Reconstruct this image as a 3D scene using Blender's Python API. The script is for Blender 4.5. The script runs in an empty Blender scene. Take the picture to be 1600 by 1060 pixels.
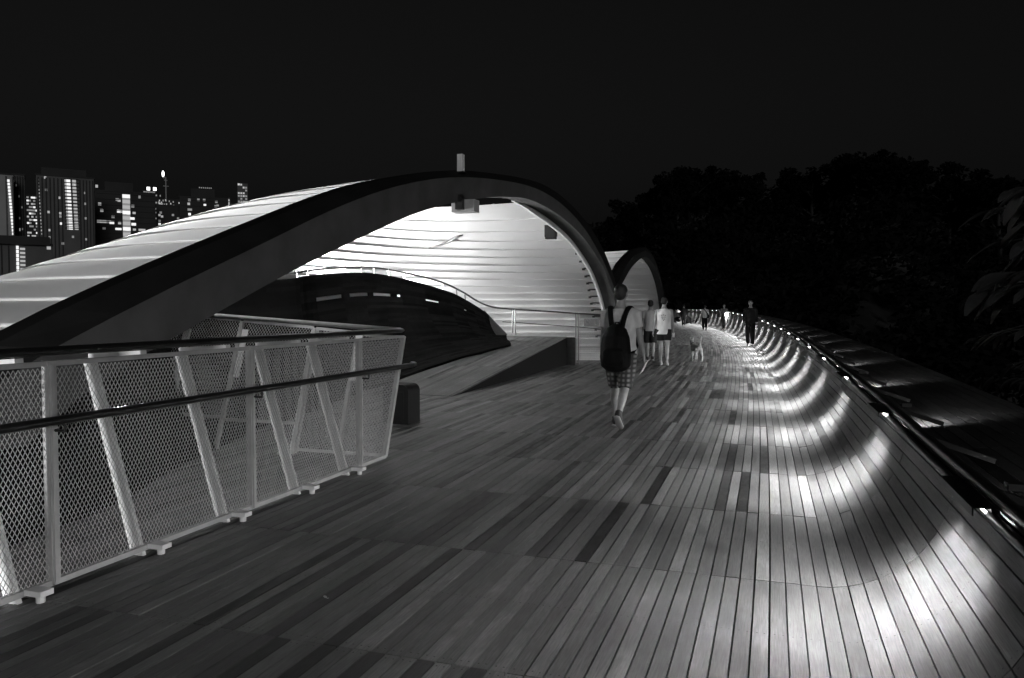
import bpy, math, random
import numpy as np
from mathutils import Vector, Matrix
random.seed(7)
R = math.radians
scene = bpy.context.scene
col = scene.collection

# ------------------------------------------------------------------ camera
FPX, EYE = 1220.0, 1.47                      # focal length in photo pixels, eye height
YAW, PITCH = R(18.6), R(2.25)
cd = bpy.data.cameras.new('camera')
cd.sensor_width = 36.0
cd.lens = 36.0 * FPX / 1600.0
cd.clip_start, cd.clip_end = 0.05, 6000
cam = bpy.data.objects.new('camera', cd)
cam.location = (0, 0, EYE)
cam.rotation_euler = (R(90) - PITCH, 0, YAW)
col.objects.link(cam)
scene.camera = cam

# ------------------------------------------------------------------ world, sun, exposure
world = bpy.data.worlds.new('World')
scene.world = world
world.use_nodes = True
wn, wl = world.node_tree.nodes, world.node_tree.links
wn.clear()
sky = wn.new('ShaderNodeTexSky')
sky.sky_type = 'NISHITA'
sky.sun_disc = False
SUN_EL, SUN_AZ = R(9), R(140)                # azimuth measured clockwise from +Y: behind and right
sky.sun_elevation = SUN_EL
sky.sun_rotation = SUN_AZ
sky.dust_density = 7.0
bw = wn.new('ShaderNodeRGBToBW')
bg = wn.new('ShaderNodeBackground')
bg.inputs['Strength'].default_value = 0.0031
out = wn.new('ShaderNodeOutputWorld')
wl.new(sky.outputs[0], bw.inputs[0]); wl.new(bw.outputs[0], bg.inputs['Color']); wl.new(bg.outputs[0], out.inputs['Surface'])
sd = bpy.data.lights.new('sun', 'SUN')
sd.energy, sd.angle = 0.65, R(14)
so = bpy.data.objects.new('sun', sd)
sdir = Vector((math.sin(SUN_AZ) * math.cos(SUN_EL), math.cos(SUN_AZ) * math.cos(SUN_EL), math.sin(SUN_EL)))
so.rotation_euler = sdir.to_track_quat('Z', 'Y').to_euler()
so.location = (3, -3, 12)
col.objects.link(so)
scene.view_settings.view_transform = 'Standard'
scene.view_settings.look = 'None'
scene.view_settings.exposure = 0.0
scene.view_settings.gamma = 1.0

# ------------------------------------------------------------------ pixel -> place
CAMROT = cam.rotation_euler.to_matrix()
def ray(px, py):
    return CAMROT @ Vector(((px - 800) / FPX, -(py - 530) / FPX, -1.0))
def on_z(px, py, h=0.0):
    d = ray(px, py); t = (h - EYE) / d.z
    return Vector((d.x * t, d.y * t, h))
def on_lat(px, py, a, b=0.0):                 # vertical plane x = a + b*y
    d = ray(px, py); t = a / (d.x - b * d.y)
    return Vector((d.x * t, d.y * t, EYE + d.z * t))
def on_fwd(px, py, f):
    d = ray(px, py); t = f / d.y
    return Vector((d.x * t, f, EYE + d.z * t))
def at_dist(px, py, dist):                    # horizontal distance
    d = ray(px, py); t = dist / math.hypot(d.x, d.y)
    return Vector((d.x * t, d.y * t, EYE + d.z * t))

# ------------------------------------------------------------------ materials
def mat(name, base=0.5, rough=0.6, metal=0.0, noise=0.0, nscale=8.0, bump=0.0, bscale=60.0, stretch=(1, 1, 1), transl=0.0, spec=0.5):
    m = bpy.data.materials.new(name); m.use_nodes = True
    nt = m.node_tree; n, l = nt.nodes, nt.links
    b = n['Principled BSDF']
    b.inputs['Roughness'].default_value = rough
    b.inputs['Metallic'].default_value = metal
    b.inputs['Specular IOR Level'].default_value = spec
    b.inputs['Base Color'].default_value = (base, base, base, 1)
    if noise or bump:
        tc = n.new('ShaderNodeTexCoord'); mp = n.new('ShaderNodeMapping')
        mp.inputs['Scale'].default_value = stretch
        l.new(tc.outputs['Object'], mp.inputs[0])
    if noise:
        nz = n.new('ShaderNodeTexNoise'); nz.inputs['Scale'].default_value = nscale; nz.inputs['Detail'].default_value = 6
        l.new(mp.outputs[0], nz.inputs['Vector'])
        mr = n.new('ShaderNodeMapRange')
        mr.inputs['From Min'].default_value = 0.3; mr.inputs['From Max'].default_value = 0.7
        mr.inputs['To Min'].default_value = base * (1 - noise); mr.inputs['To Max'].default_value = base * (1 + noise)
        l.new(nz.outputs['Fac'], mr.inputs['Value']); l.new(mr.outputs[0], b.inputs['Base Color'])
    if bump:
        nb = n.new('ShaderNodeTexNoise'); nb.inputs['Scale'].default_value = bscale
        l.new(mp.outputs[0], nb.inputs['Vector'])
        bp = n.new('ShaderNodeBump'); bp.inputs['Strength'].default_value = bump; bp.inputs['Distance'].default_value = 0.01
        l.new(nb.outputs['Fac'], bp.inputs['Height']); l.new(bp.outputs[0], b.inputs['Normal'])
    if transl:
        tr = n.new('ShaderNodeBsdfTranslucent'); tr.inputs['Color'].default_value = (base, base, base, 1)
        mx = n.new('ShaderNodeMixShader'); mx.inputs[0].default_value = transl
        l.new(b.outputs[0], mx.inputs[1]); l.new(tr.outputs[0], mx.inputs[2])
        l.new(mx.outputs[0], n['Material Output'].inputs['Surface'])
    return m
def emit(name, strength):
    m = bpy.data.materials.new(name); m.use_nodes = True
    b = m.node_tree.nodes['Principled BSDF']
    b.inputs['Base Color'].default_value = (0.8, 0.8, 0.8, 1)
    b.inputs['Emission Color'].default_value = (1, 1, 1, 1)
    b.inputs['Emission Strength'].default_value = strength
    return m
def timber(name, lo, hi, rough=0.46, spec=0.28):
    """tone comes from a per-plank attribute; grain, stains and pores from noise stretched along the plank"""
    m = bpy.data.materials.new(name); m.use_nodes = True
    n, l = m.node_tree.nodes, m.node_tree.links
    b = n['Principled BSDF']
    b.inputs['Specular IOR Level'].default_value = spec
    at = n.new('ShaderNodeAttribute'); at.attribute_name = 'tone'
    geo = n.new('ShaderNodeTexCoord')
    mul = n.new('ShaderNodeMath'); mul.operation = 'MULTIPLY'; mul.inputs[1].default_value = 137.0
    l.new(at.outputs['Fac'], mul.inputs[0])
    comb = n.new('ShaderNodeCombineXYZ'); l.new(mul.outputs[0], comb.inputs[2])
    add = n.new('ShaderNodeVectorMath'); add.operation = 'ADD'
    l.new(geo.outputs['Object'], add.inputs[0]); l.new(comb.outputs[0], add.inputs[1])
    mp = n.new('ShaderNodeMapping'); mp.inputs['Scale'].default_value = (1.0, 0.05, 1.0)
    l.new(add.outputs[0], mp.inputs[0])
    g = n.new('ShaderNodeTexNoise'); g.inputs['Scale'].default_value = 170; g.inputs['Detail'].default_value = 5
    l.new(mp.outputs[0], g.inputs['Vector'])
    mp2 = n.new('ShaderNodeMapping'); mp2.inputs['Scale'].default_value = (1.0, 0.35, 1.0)
    l.new(add.outputs[0], mp2.inputs[0])
    s = n.new('ShaderNodeTexNoise'); s.inputs['Scale'].default_value = 9; s.inputs['Detail'].default_value = 5; s.inputs['Roughness'].default_value = 0.65
    l.new(mp2.outputs[0], s.inputs['Vector'])
    big = n.new('ShaderNodeTexNoise'); big.inputs['Scale'].default_value = 1.3; big.inputs['Detail'].default_value = 4
    l.new(geo.outputs['Object'], big.inputs['Vector'])
    base = n.new('ShaderNodeMapRange'); base.inputs['To Min'].default_value = lo; base.inputs['To Max'].default_value = hi
    l.new(at.outputs['Fac'], base.inputs['Value'])
    def rng(src, a, c):
        r = n.new('ShaderNodeMapRange'); r.inputs['From Min'].default_value = 0.3; r.inputs['From Max'].default_value = 0.7
        r.inputs['To Min'].default_value = a; r.inputs['To Max'].default_value = c
        l.new(src, r.inputs['Value']); return r.outputs[0]
    def mulv(a, c):
        q = n.new('ShaderNodeMath'); q.operation = 'MULTIPLY'; l.new(a, q.inputs[0]); l.new(c, q.inputs[1]); return q.outputs[0]
    v = mulv(base.outputs[0], rng(g.outputs['Fac'], 0.74, 1.26))
    v = mulv(v, rng(s.outputs['Fac'], 0.58, 1.38))
    v = mulv(v, rng(big.outputs['Fac'], 0.75, 1.22))
    l.new(v, b.inputs['Base Color'])
    l.new(rng(s.outputs['Fac'], rough - 0.1, rough + 0.16), b.inputs['Roughness'])
    bp = n.new('ShaderNodeBump'); bp.inputs['Strength'].default_value = 0.25; bp.inputs['Distance'].default_value = 0.004
    l.new(g.outputs['Fac'], bp.inputs['Height']); l.new(bp.outputs[0], b.inputs['Normal'])
    return m

M = dict(
    timber=timber('deck_timber', 0.004, 0.235),
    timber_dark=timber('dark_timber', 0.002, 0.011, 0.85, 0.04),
    black=mat('black_joint', 0.010, 0.9, spec=0.1),
    rib=mat('rib_grey_paint', 0.07, 0.75, 0, 0.2, 3, 0.03, 40, spec=0.1),
    rib_shade=mat('rib_painted_shade', 0.012, 0.8, 0, 0.2, 3, spec=0.1),  # rib steel with its shade painted in as near-black
    shell=mat('shell_membrane', 0.80, 0.55, 0, 0.05, 1.6, 0.015, 30, transl=0.52),
    galv=mat('galvanised_mesh', 0.50, 0.5, 0.25, 0.12, 20),
    galvpost=mat('galvanised_steel', 0.46, 0.5, 0.2, 0.12, 9),
    white=mat('white_paint', 0.78, 0.5, 0, 0.08, 12),
    dsteel=mat('dark_rail_steel', 0.055, 0.32, 0.75, 0.2, 10),
    steel=mat('railing_steel', 0.22, 0.4, 0.6, 0.15, 10),
    bsteel=mat('black_bracket_steel', 0.02, 0.55, 0.3, 0.2, 10),
    lens=emit('lamp_lens', 12.0),
    blacky=mat('black_plastic', 0.008, 0.6, spec=0.15),
    sign=mat('sign_plate', 0.10, 0.5), signdark=mat('sign_print', 0.05, 0.5),
    ground=mat('valley_ground', 0.03, 0.95, 0, 0.4, 0.1),
    leaf=mat('tree_foliage', 0.004, 0.9, 0, 0.4, 1.0, spec=0.05), bark=mat('tree_bark', 0.010, 0.9, 0, 0.3, 4),
    bigleaf=mat('large_leaf', 0.03, 0.5, 0, 0.25, 6),
    conc=mat('tower_concrete', 0.075, 0.8, 0, 0.25, 0.06), concd=mat('tower_dark_concrete', 0.02, 0.85, 0, 0.25, 0.06),
    concl=mat('tower_pale_concrete', 0.25, 0.8, 0, 0.15, 0.06),
    glassd=mat('dark_pane', 0.02, 0.25), dead=mat('dry_leaf', 0.03, 0.8), pale=mat('pale_leaf', 0.5, 0.8),
)
WIN = [emit('window_light_dim', 0.05), emit('window_light', 0.24), emit('window_light_bright', 0.85)]
ROOFLAMP = emit('beacon_light', 3.0)

# ------------------------------------------------------------------ mesh helpers
class MB:
    def __init__(s): s.v = []; s.f = []; s.t = None
    def add(s, vs, fs):
        o = len(s.v); s.v += [tuple(p) for p in vs]; s.f += [tuple(i + o for i in f) for f in fs]; return s
    def box(s, c, d, m=None):
        x, y, z = d[0] / 2, d[1] / 2, d[2] / 2
        vs = [Vector((a * x, b * y, e * z)) for a in (-1, 1) for b in (-1, 1) for e in (-1, 1)]
        if m is not None: vs = [m @ p for p in vs]
        return s.add([p + Vector(c) for p in vs], [(0, 1, 3, 2), (4, 6, 7, 5), (0, 4, 5, 1), (2, 3, 7, 6), (0, 2, 6, 4), (1, 5, 7, 3)])
    def bar(s, a, b, w, h, up=(0, 0, 1)):       # straight rectangular bar
        a, b = Vector(a), Vector(b); d = (b - a).normalized(); u = Vector(up)
        x = d.cross(u).normalized(); u = x.cross(d).normalized()
        vs = [p + x * (i * w / 2) + u * (j * h / 2) for p in (a, b) for i, j in ((-1, -1), (1, -1), (1, 1), (-1, 1))]
        return s.add(vs, [(3, 2, 1, 0), (4, 5, 6, 7), (0, 1, 5, 4), (1, 2, 6, 5), (2, 3, 7, 6), (3, 0, 4, 7)])
    def tube(s, pts, rad, n=8, side=None, cap=True):   # rad: number or list of r or (rx, ry)
        pts = [Vector(p) for p in pts]; k = len(pts)
        if not isinstance(rad, (list, tuple)): rad = [rad] * k
        vs = []; ref = Vector(side) if side is not None else None
        for i, p in enumerate(pts):
            d = (pts[min(i + 1, k - 1)] - pts[max(i - 1, 0)]).normalized()
            if ref is None: ref = Vector((1, 0, 0)) if abs(d.x) < 0.8 else Vector((0, 1, 0))
            x = (ref - d * ref.dot(d)).normalized(); y = d.cross(x)
            if side is None: ref = x
            rx, ry = rad[i] if isinstance(rad[i], (list, tuple)) else (rad[i], rad[i])
            vs += [p + x * (rx * math.cos(2 * math.pi * j / n)) + y * (ry * math.sin(2 * math.pi * j / n)) for j in range(n)]
        fs = [(i * n + j, i * n + (j + 1) % n, (i + 1) * n + (j + 1) % n, (i + 1) * n + j) for i in range(k - 1) for j in range(n)]
        if cap: fs += [tuple(range(n - 1, -1, -1)), tuple((k - 1) * n + j for j in range(n))]
        return s.add(vs, fs)
    def ball(s, c, r, n=12, m=8, rot=None):
        c = Vector(c); vs = []; fs = []
        for i in range(m + 1):
            a = math.pi * i / m
            for j in range(n):
                b = 2 * math.pi * j / n
                p = Vector((r[0] * math.sin(a) * math.cos(b), r[1] * math.sin(a) * math.sin(b), r[2] * math.cos(a)))
                vs.append(c + (rot @ p if rot is not None else p))
        for i in range(m):
            for j in range(n):
                q = (i * n + j, (i + 1) * n + j, (i + 1) * n + (j + 1) % n, i * n + (j + 1) % n)
                fs.append(q)
        return s.add(vs, fs)
    def mesh(s, name, m, smooth=False, tone=None):
        me = bpy.data.meshes.new(name); me.from_pydata(s.v, [], s.f); me.update()
        if m is not None: me.materials.append(M[m] if isinstance(m, str) else m)
        if smooth: me.polygons.foreach_set('use_smooth', [True] * len(me.polygons))
        if tone is not None:
            a = me.attributes.new('tone', 'FLOAT', 'POINT')
            a.data.foreach_set('value', tone if hasattr(tone, '__len__') else [tone] * len(me.vertices))
        return me
    def build(s, name, m, parent=None, smooth=False, tone=None):
        return link(name, s.mesh(name, m, smooth, tone), parent)
def link(name, me, parent=None):
    o = bpy.data.objects.new(name, me); col.objects.link(o)
    if parent is not None:
        o.parent = parent
        o.matrix_parent_inverse = Matrix.Translation(-Vector(parent.location)) if parent.rotation_euler.z == 0 and parent.get('_w') else Matrix()
    return o
def tag(o, label=None, cat=None, group=None, kind=None):
    if label: o['label'] = label
    if cat: o['category'] = cat
    if group: o['group'] = group
    if kind: o['kind'] = kind
    return o
def thing(name, label, cat, loc=(0, 0, 0), rz=0.0, group=None, world=True):
    """Empty at the thing's base; world=True: its parts are given in world coordinates"""
    o = bpy.data.objects.new(name, None); o.empty_display_size = 0.2
    o.location = loc; o.rotation_euler = (0, 0, rz); col.objects.link(o)
    if world: o['_w'] = 1
    return tag(o, label, cat, group)
def finish():
    for o in col.objects:
        if '_w' in o: del o['_w']
def catmull(P, k=8):
    P = [np.array(p, float) for p in P]; Q = [2 * P[0] - P[1]] + P + [2 * P[-1] - P[-2]]; o = []
    for i in range(1, len(Q) - 2):
        a, b, c, d = Q[i - 1], Q[i], Q[i + 1], Q[i + 2]
        for j in range(k):
            t = j / k
            o.append(0.5 * (2 * b + (c - a) * t + (2 * a - 5 * b + 4 * c - d) * t * t + (3 * b - a - 3 * c + d) * t ** 3))
    o.append(P[-1]); return o
ORD = 'first second third fourth fifth sixth seventh eighth ninth tenth eleventh twelfth thirteenth fourteenth fifteenth sixteenth seventeenth eighteenth nineteenth'.split()
TENS = {20: 'twent', 30: 'thirt', 40: 'fort', 50: 'fift'}
def ordinal(i):
    if i < 20: return ORD[i - 1]
    t = TENS[i // 10 * 10]
    return t + 'ieth' if i % 10 == 0 else t + 'y-' + ORD[i % 10 - 1]

# ------------------------------------------------------------------ the deck: profile, planks
W, GAP, ROW, F0 = 0.0775, 0.0085, 1.45, 2.93
def bend(f): return -0.0015 * max(0.0, f - 3) ** 2
def rimh(f): return 0.60 + 0.0120 * min(55.0, max(0.0, f - 5))
S0 = 0.24                                        # the floor is flat up to here
def prof_table(f):
    h = rimh(f); w = 0.63
    pts = []
    for i in range(41):
        u = i / 40
        a = u * R(84); pts.append((S0 + w * math.sin(a) / math.sin(R(84)), h * (1 - math.cos(a)) / (1 - math.cos(R(84)))))
    s = [0.0]
    for i in range(40): s.append(s[-1] + math.hypot(pts[i + 1][0] - pts[i][0], pts[i + 1][1] - pts[i][1]))
    return pts, s
_tabs = {}
def P(s, f, n=0.0):
    """point of the deck surface at cross coordinate s (metres along the profile), n above it"""
    k = round(f, 3)
    if k not in _tabs: _tabs[k] = prof_table(f)
    pts, arc = _tabs[k]
    if s <= S0: return Vector((s + bend(f), f, n))
    t = min(s - S0, arc[-1])
    i = min(39, max(0, int(np.searchsorted(arc, t)) - 1))
    u = (t - arc[i]) / (arc[i + 1] - arc[i])
    a, b = pts[i], pts[i + 1]
    dx, dz = b[0] - a[0], b[1] - a[1]; q = math.hypot(dx, dz)
    return Vector((a[0] + dx * u - dz / q * n + bend(f), f, a[1] + dz * u + dx / q * n))
def s_end(f): return S0 + prof_table(f)[1][-1]
def rim(f): return P(s_end(f), f)
def tone_of(s=0.0):
    r = random.random(); w = min(1.0, max(0.0, -s - 0.4))
    if r < 0.06 + 0.07 * w: return random.uniform(0.02, 0.14)
    if r < 0.14: return random.uniform(0.55, 0.7)
    return min(1, max(0.1, random.gauss(0.43, 0.085 + 0.07 * w)))
def plank_verts(s0, s1, f0, f1, th=0.026, up=0.0):
    return [P(s, f, n) for f in (f0, f1) for s, n in ((s0, up - th), (s1, up - th), (s1, up), (s0, up))]
PF = [(3, 2, 1, 0), (4, 5, 6, 7), (1, 2, 6, 5), (2, 3, 7, 6), (3, 0, 4, 7)]

deck = None
sub = MB()                                        # black joists below the joints
fs_ = [-6 + i * ROW for i in range(70)]
ss = [-12, -5, -3, -1, 0, 0.24, 0.4, 0.55, 0.7, 0.85, 1.0, 1.15, 1.3, 2.0]
vs = [P(min(s, s_end(f) - 0.002), f, -0.055) for f in fs_ for s in ss]
k = len(ss)
sub.add(vs, [(i * k + j, i * k + j + 1, (i + 1) * k + j + 1, (i + 1) * k + j) for i in range(len(fs_) - 1) for j in range(k - 1)])
deck = sub.build('deck', 'black'); tag(deck, kind='structure')
far = MB(); ftone = []
rows = [F0 + ROW * i for i in range(-5, 63)]
indiv = 0
for ri, f0 in enumerate(rows):
    f1 = f0 + ROW - 0.006
    left = -3.62 if f0 < 5.5 else -7.1
    n0 = int(math.floor(-12.0 / W)) if f0 < 26 else int(math.floor(-4.9 / W))
    tot = s_end(f0 + ROW / 2)
    for i in range(n0, int(tot / W) + 1):
        s0 = i * W; s1 = s0 + W - (GAP if s0 < 0 else 0.0060)
        if s0 > tot - 0.02: continue
        s1 = min(s1, tot)
        if f0 < 26 and s1 < -7.3 and f0 > 7.4: continue
        t = tone_of(s0); jit = random.uniform(-0.002, 0.002)
        vis = (s0 > -3.5 - 0.0 and F0 - ROW * 1.01 < f0 < F0 + ROW * 3.9) and not (f0 < F0 - 0.01 and s0 > -0.6)
        vv = plank_verts(s0, s1, f0, f1 + 0.0, up=jit)
        if vis and indiv < 296:
            MB().add(vv, PF).build('plank', 'timber', deck, tone=t); indiv += 1
        else:
            far.add(vv, PF); ftone += [t] * 8
o = far.build('plank_field', 'timber', deck, tone=ftone); tag(o, kind='stuff')
sc_ = MB()
for f0 in [r for r in rows if F0 - 1.6 < r < 10]:
    for i in range(int(-3.5 / W), int(s_end(f0 + 0.7) / W)):
        for df in (0.035, ROW / 2, ROW - 0.04):
            for ds in (0.018, 0.052):
                c = P(i * W + ds + random.uniform(-.002, .002), f0 + df + random.uniform(-.004, .004), 0.003)
                e = P(i * W + ds + 0.0045, f0 + df, 0.003) - P(i * W + ds, f0 + df, 0.003); e = e.normalized() * 0.0042; g = Vector((0, 0.0042, 0))
                sc_.add([c + e, c + (e + g) * 0.7, c + g, c + (g - e) * 0.7, c - e, c - (e + g) * 0.7, c - g, c + (e - g) * 0.7], [tuple(range(8))])
tag(sc_.build('screw_heads', 'bsteel', deck), kind='stuff')

# outer ledge beyond the handrail: sloping timber shelf
def ledge(u, f, n=0.0):
    r = rim(f)
    return Vector((r.x + 0.03 + u * 0.96, f, r.z - 0.10 + u * 0.10 + n))
led = MB()
for f0 in fs_: pass
vs = [ledge(u, f, -0.05) for f in fs_ for u in (0, 1.15)] + []
led.add(vs, [(i * 2, i * 2 + 1, i * 2 + 3, i * 2 + 2) for i in range(len(fs_) - 1)])
vs = [p for f in fs_ for p in (ledge(1.15, f, -0.05), ledge(1.15, f, -0.75))]
led.add(vs, [(i * 2, i * 2 + 1, i * 2 + 3, i * 2 + 2) for i in range(len(fs_) - 1)])
ledo = led.build('outer_ledge', 'black'); tag(ledo, kind='structure')
fl = MB(); flt = []
for f0 in rows:
    for i in range(12):
        u0 = i * 0.096; u1 = u0 + 0.088; f1 = f0 + ROW - 0.006
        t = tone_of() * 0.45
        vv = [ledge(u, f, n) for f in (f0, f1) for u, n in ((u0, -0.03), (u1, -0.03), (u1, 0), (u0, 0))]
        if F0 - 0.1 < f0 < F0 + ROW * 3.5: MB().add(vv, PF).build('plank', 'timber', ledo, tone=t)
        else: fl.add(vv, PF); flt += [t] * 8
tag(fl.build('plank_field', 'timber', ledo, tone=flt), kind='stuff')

# handrail on brackets along the rim, with a lamp at each bracket
hr = thing('handrail', 'long dark steel handrail on brackets along the curved timber rim', 'handrail', (1.0, 3, 0.4))
ff = [0.2 + 0.5 * i for i in range(185)]
def off(f, dx, dz): r = rim(f); return Vector((r.x + dx, f, r.z + dz))
MB().tube([off(f, 0.015, 0.085) for f in ff], 0.032, 8).build('top_rail', 'dsteel', hr, True)
MB().tube([off(f, -0.035, 0.035) for f in ff], 0.020, 8).build('lower_rail', 'dsteel', hr, True)
LAMPF = [1.0 + 2.85 * i for i in range(32)]
for f in [1.0 + 1.425 * i for i in range(63)]:
    b = MB(); r0 = off(f, 0.015, 0.085)
    a = ledge(0.36, f - 0.05, 0.02); c = ledge(0.60, f + 0.42, 0.02)
    b.bar(r0, a + Vector((0, 0, 0.015)), 0.045, 0.03)
    b.bar(off(f, -0.035, 0.035), off(f, 0.03, -0.06), 0.05, 0.02)
    b.build('bracket', 'bsteel', hr)
for k, f in enumerate(LAMPF):
    base = off(f, -0.035, 0.050)
    nx = rim(f + 0.5) - rim(f - 0.5); rz = math.atan2(-nx.x, nx.y)
    lamp = thing('handrail_lamp', ('%s lamp from the camera under the right handrail' % ordinal(k + 1)), 'lamp', base, rz, 'lamps under the right handrail', world=False)
    b = MB(); b.box((0.010, 0, 0.0), (0.030, 0.62, 0.034)); b.box((-0.034, 0, 0.020), (0.088, 0.62, 0.006)); b.box((-0.0755, 0, 0.0058), (0.005, 0.66, 0.0336))
    b.build('housing', 'bsteel', lamp)
    MB().box((-0.012, 0, -0.006), (0.012, 0.56, 0.012)).build('lens', 'lens', lamp)
    heads = (-0.24, 0.0, 0.24) if k < 16 else (0.0,)
    tgt = Vector((-1.0, 0.0, -0.46)); rot = (-tgt).to_track_quat('Z', 'Y').to_euler()
    for dy in heads:
        ld = bpy.data.lights.new('handrail_lamp_light', 'SPOT'); ld.energy = 390.0 / len(heads) * min(2.4, (rimh(f) / 0.62) ** 2.0); ld.spot_size = R(172); ld.spot_blend = 1.0; ld.shadow_soft_size = 0.012
        lo = bpy.data.objects.new('handrail_lamp_light', ld); col.objects.link(lo); lo.parent = lamp
        lo.location = (-0.046, dy, -0.004); lo.rotation_euler = rot; lo.scale = (0.64, 1, 1)
    if k < 18:
        l2 = bpy.data.lights.new('handrail_lamp_light', 'SPOT'); l2.energy = 40.0; l2.spot_size = R(115); l2.spot_blend = 0.9; l2.shadow_soft_size = 0.02
        q = bpy.data.objects.new('handrail_lamp_light', l2); col.objects.link(q); q.parent = lamp
        q.location = (0.19, 0.10, 0.04)
        MB().box((0.17, 0.05, 0.045), (0.07, 0.07, 0.03)).build('outer_head', 'bsteel', lamp)
        q.rotation_euler = (-Vector((0.16, 0.20, -0.26))).to_track_quat('Z', 'Y').to_euler()

# ------------------------------------------------------------------ arch rib and white shell
RA, RB = -4.4, 0.025
E1 = [(-300, 705), (-150, 618), (0, 532), (81, 496), (193, 443), (278, 405), (356, 372), (459, 328), (548, 294), (626, 277), (702, 267), (766, 271), (829, 282), (865, 298), (895, 323), (918, 350), (938, 381), (954, 418), (970, 470), (985, 560), (990, 600)]
E2 = [(-300, 772), (-150, 678), (0, 592), (115, 532), (193, 491), (305, 434), (423, 378), (490, 342), (581, 304), (641, 287), (702, 278), (766, 280), (826, 291), (862, 308), (891, 332), (913, 358), (932, 388), (949, 423), (967, 474), (982, 560), (987, 600)]
E3 = [(-300, 860), (-150, 775), (0, 692), (75, 647), (150, 603), (210, 567), (266, 533), (332, 499), (423, 443), (490, 409), (593, 359), (650, 334), (702, 319), (762, 309), (787, 308), (823, 311), (859, 327), (891, 351), (916, 377), (934, 405), (943, 420), (961, 472), (976, 560), (981, 600)]
CF, CZ = 12.5, 0.0
TH = np.linspace(R(176), R(2), 91)
def edge(E, da):
    pts = [on_lat(p[0], p[1], RA + da, RB) for p in catmull(E, 8)]
    th = np.array([math.atan2(p.z - CZ, p.y - CF) for p in pts]); th = np.where(th < -1.5, th + 2 * math.pi, th)
    rr = np.array([math.hypot(p.z - CZ, p.y - CF) for p in pts])
    o = np.argsort(th); r = np.interp(TH, th[o], rr[o])
    ker = np.array([1, 2, 3, 2, 1]) / 9.0
    rp = np.concatenate([[r[0]] * 2, r, [r[-1]] * 2]); r = np.convolve(rp, ker, 'valid')
    return [Vector((RA + da + RB * (CF + a * math.cos(t)), CF + a * math.cos(t), CZ + a * math.sin(t))) for a, t in zip(r, TH)]
e1, e2, e3 = edge(E1, -0.20), edge(E2, 0.0), edge(E3, -0.03)
def ribmesh(parent, xf=lambda p: p, web='rib'):
    def strip(loops, name, m, closed=True):
        b = MB(); k = len(loops)
        vs = [xf(L[i]) for i in range(len(TH)) for L in loops]
        fs = [(i * k + j, i * k + (j + 1) % k, (i + 1) * k + (j + 1) % k, (i + 1) * k + j) for i in range(len(TH) - 1) for j in range(k if closed else k - 1)]
        fs += [tuple(range(k)), tuple((len(TH) - 1) * k + j for j in reversed(range(k)))]
        return b.add(vs, fs).build(name, m, parent)
    bk = [Vector((p.x - 0.18, p.y, p.z)) for p in e1]
    b3 = [Vector((p.x - 0.30, p.y, p.z)) for p in e3]
    strip([e2, e3, b3, [Vector((p.x - 0.25, p.y, p.z)) for p in e2]], 'rib_web', web)
    strip([[p + Vector((0, 0, 0.0)) for p in e1], [p + Vector((0.004, 0, 0)) for p in e2], [Vector((p.x - 0.33, p.y, p.z)) for p in e2], bk], 'rib_cap', 'rib_shade')  # up-facing facet: same steel, shade put into its colour
rib = thing('arch_rib', 'large dark steel arch rib curving over the timber deck', 'arch', (-4.2, 1.0, 0))
ribmesh(rib)

cen = [(a.y * 0.45 + b.y * 0.55, a.z * 0.45 + b.z * 0.55) for a, b in zip(e1, e3)]
top_i = max(range(len(cen)), key=lambda i: cen[i][1]); HTOP = cen[top_i][1]
LZ = sorted([(a.z - 0.03, a.y) for a in e1[:top_i + 1]]); RZ = sorted([(z, y) for y, z in cen[top_i:]])
def Lf(h): return float(np.interp(h, [a for a, _ in LZ], [b for _, b in LZ]))
def Rf(h): return float(np.interp(h, [a for a, _ in RZ], [b for _, b in RZ]))
def Dp(h): return float(np.interp(h, [0, 1.28, 1.8, 2.26, 3.0, 3.45, HTOP], [6.9, 6.55, 6.15, 5.35, 4.4, 3.6, 3.1]))
def sag2(th):
    u = min(1.0, max(0.0, (th - R(55)) / R(45))); return 0.05 * math.sin(th) * u * u * (3 - 2 * u)
def shell_pt(h, th, o=0.0):
    l, r = Lf(h), Rf(h); c, a, d = (l + r) / 2, (r - l) / 2 + 0.0, Dp(h)
    f = c - a * math.cos(th)
    x = RA - 0.17 + RB * f - d * math.sin(th)
    nx, ny = -math.sin(th) * max(a, 1.0), -math.cos(th) * d; q = math.hypot(nx, ny) or 1
    fade = min(1, math.sin(th) * 4 + 0.15)
    return Vector((x + nx / q * o * fade, f + ny / q * o * fade, h - 0.10 * math.sin(th) * (h / HTOP) ** 3 - sag2(th) * (h / HTOP) ** 1.5))
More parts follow.
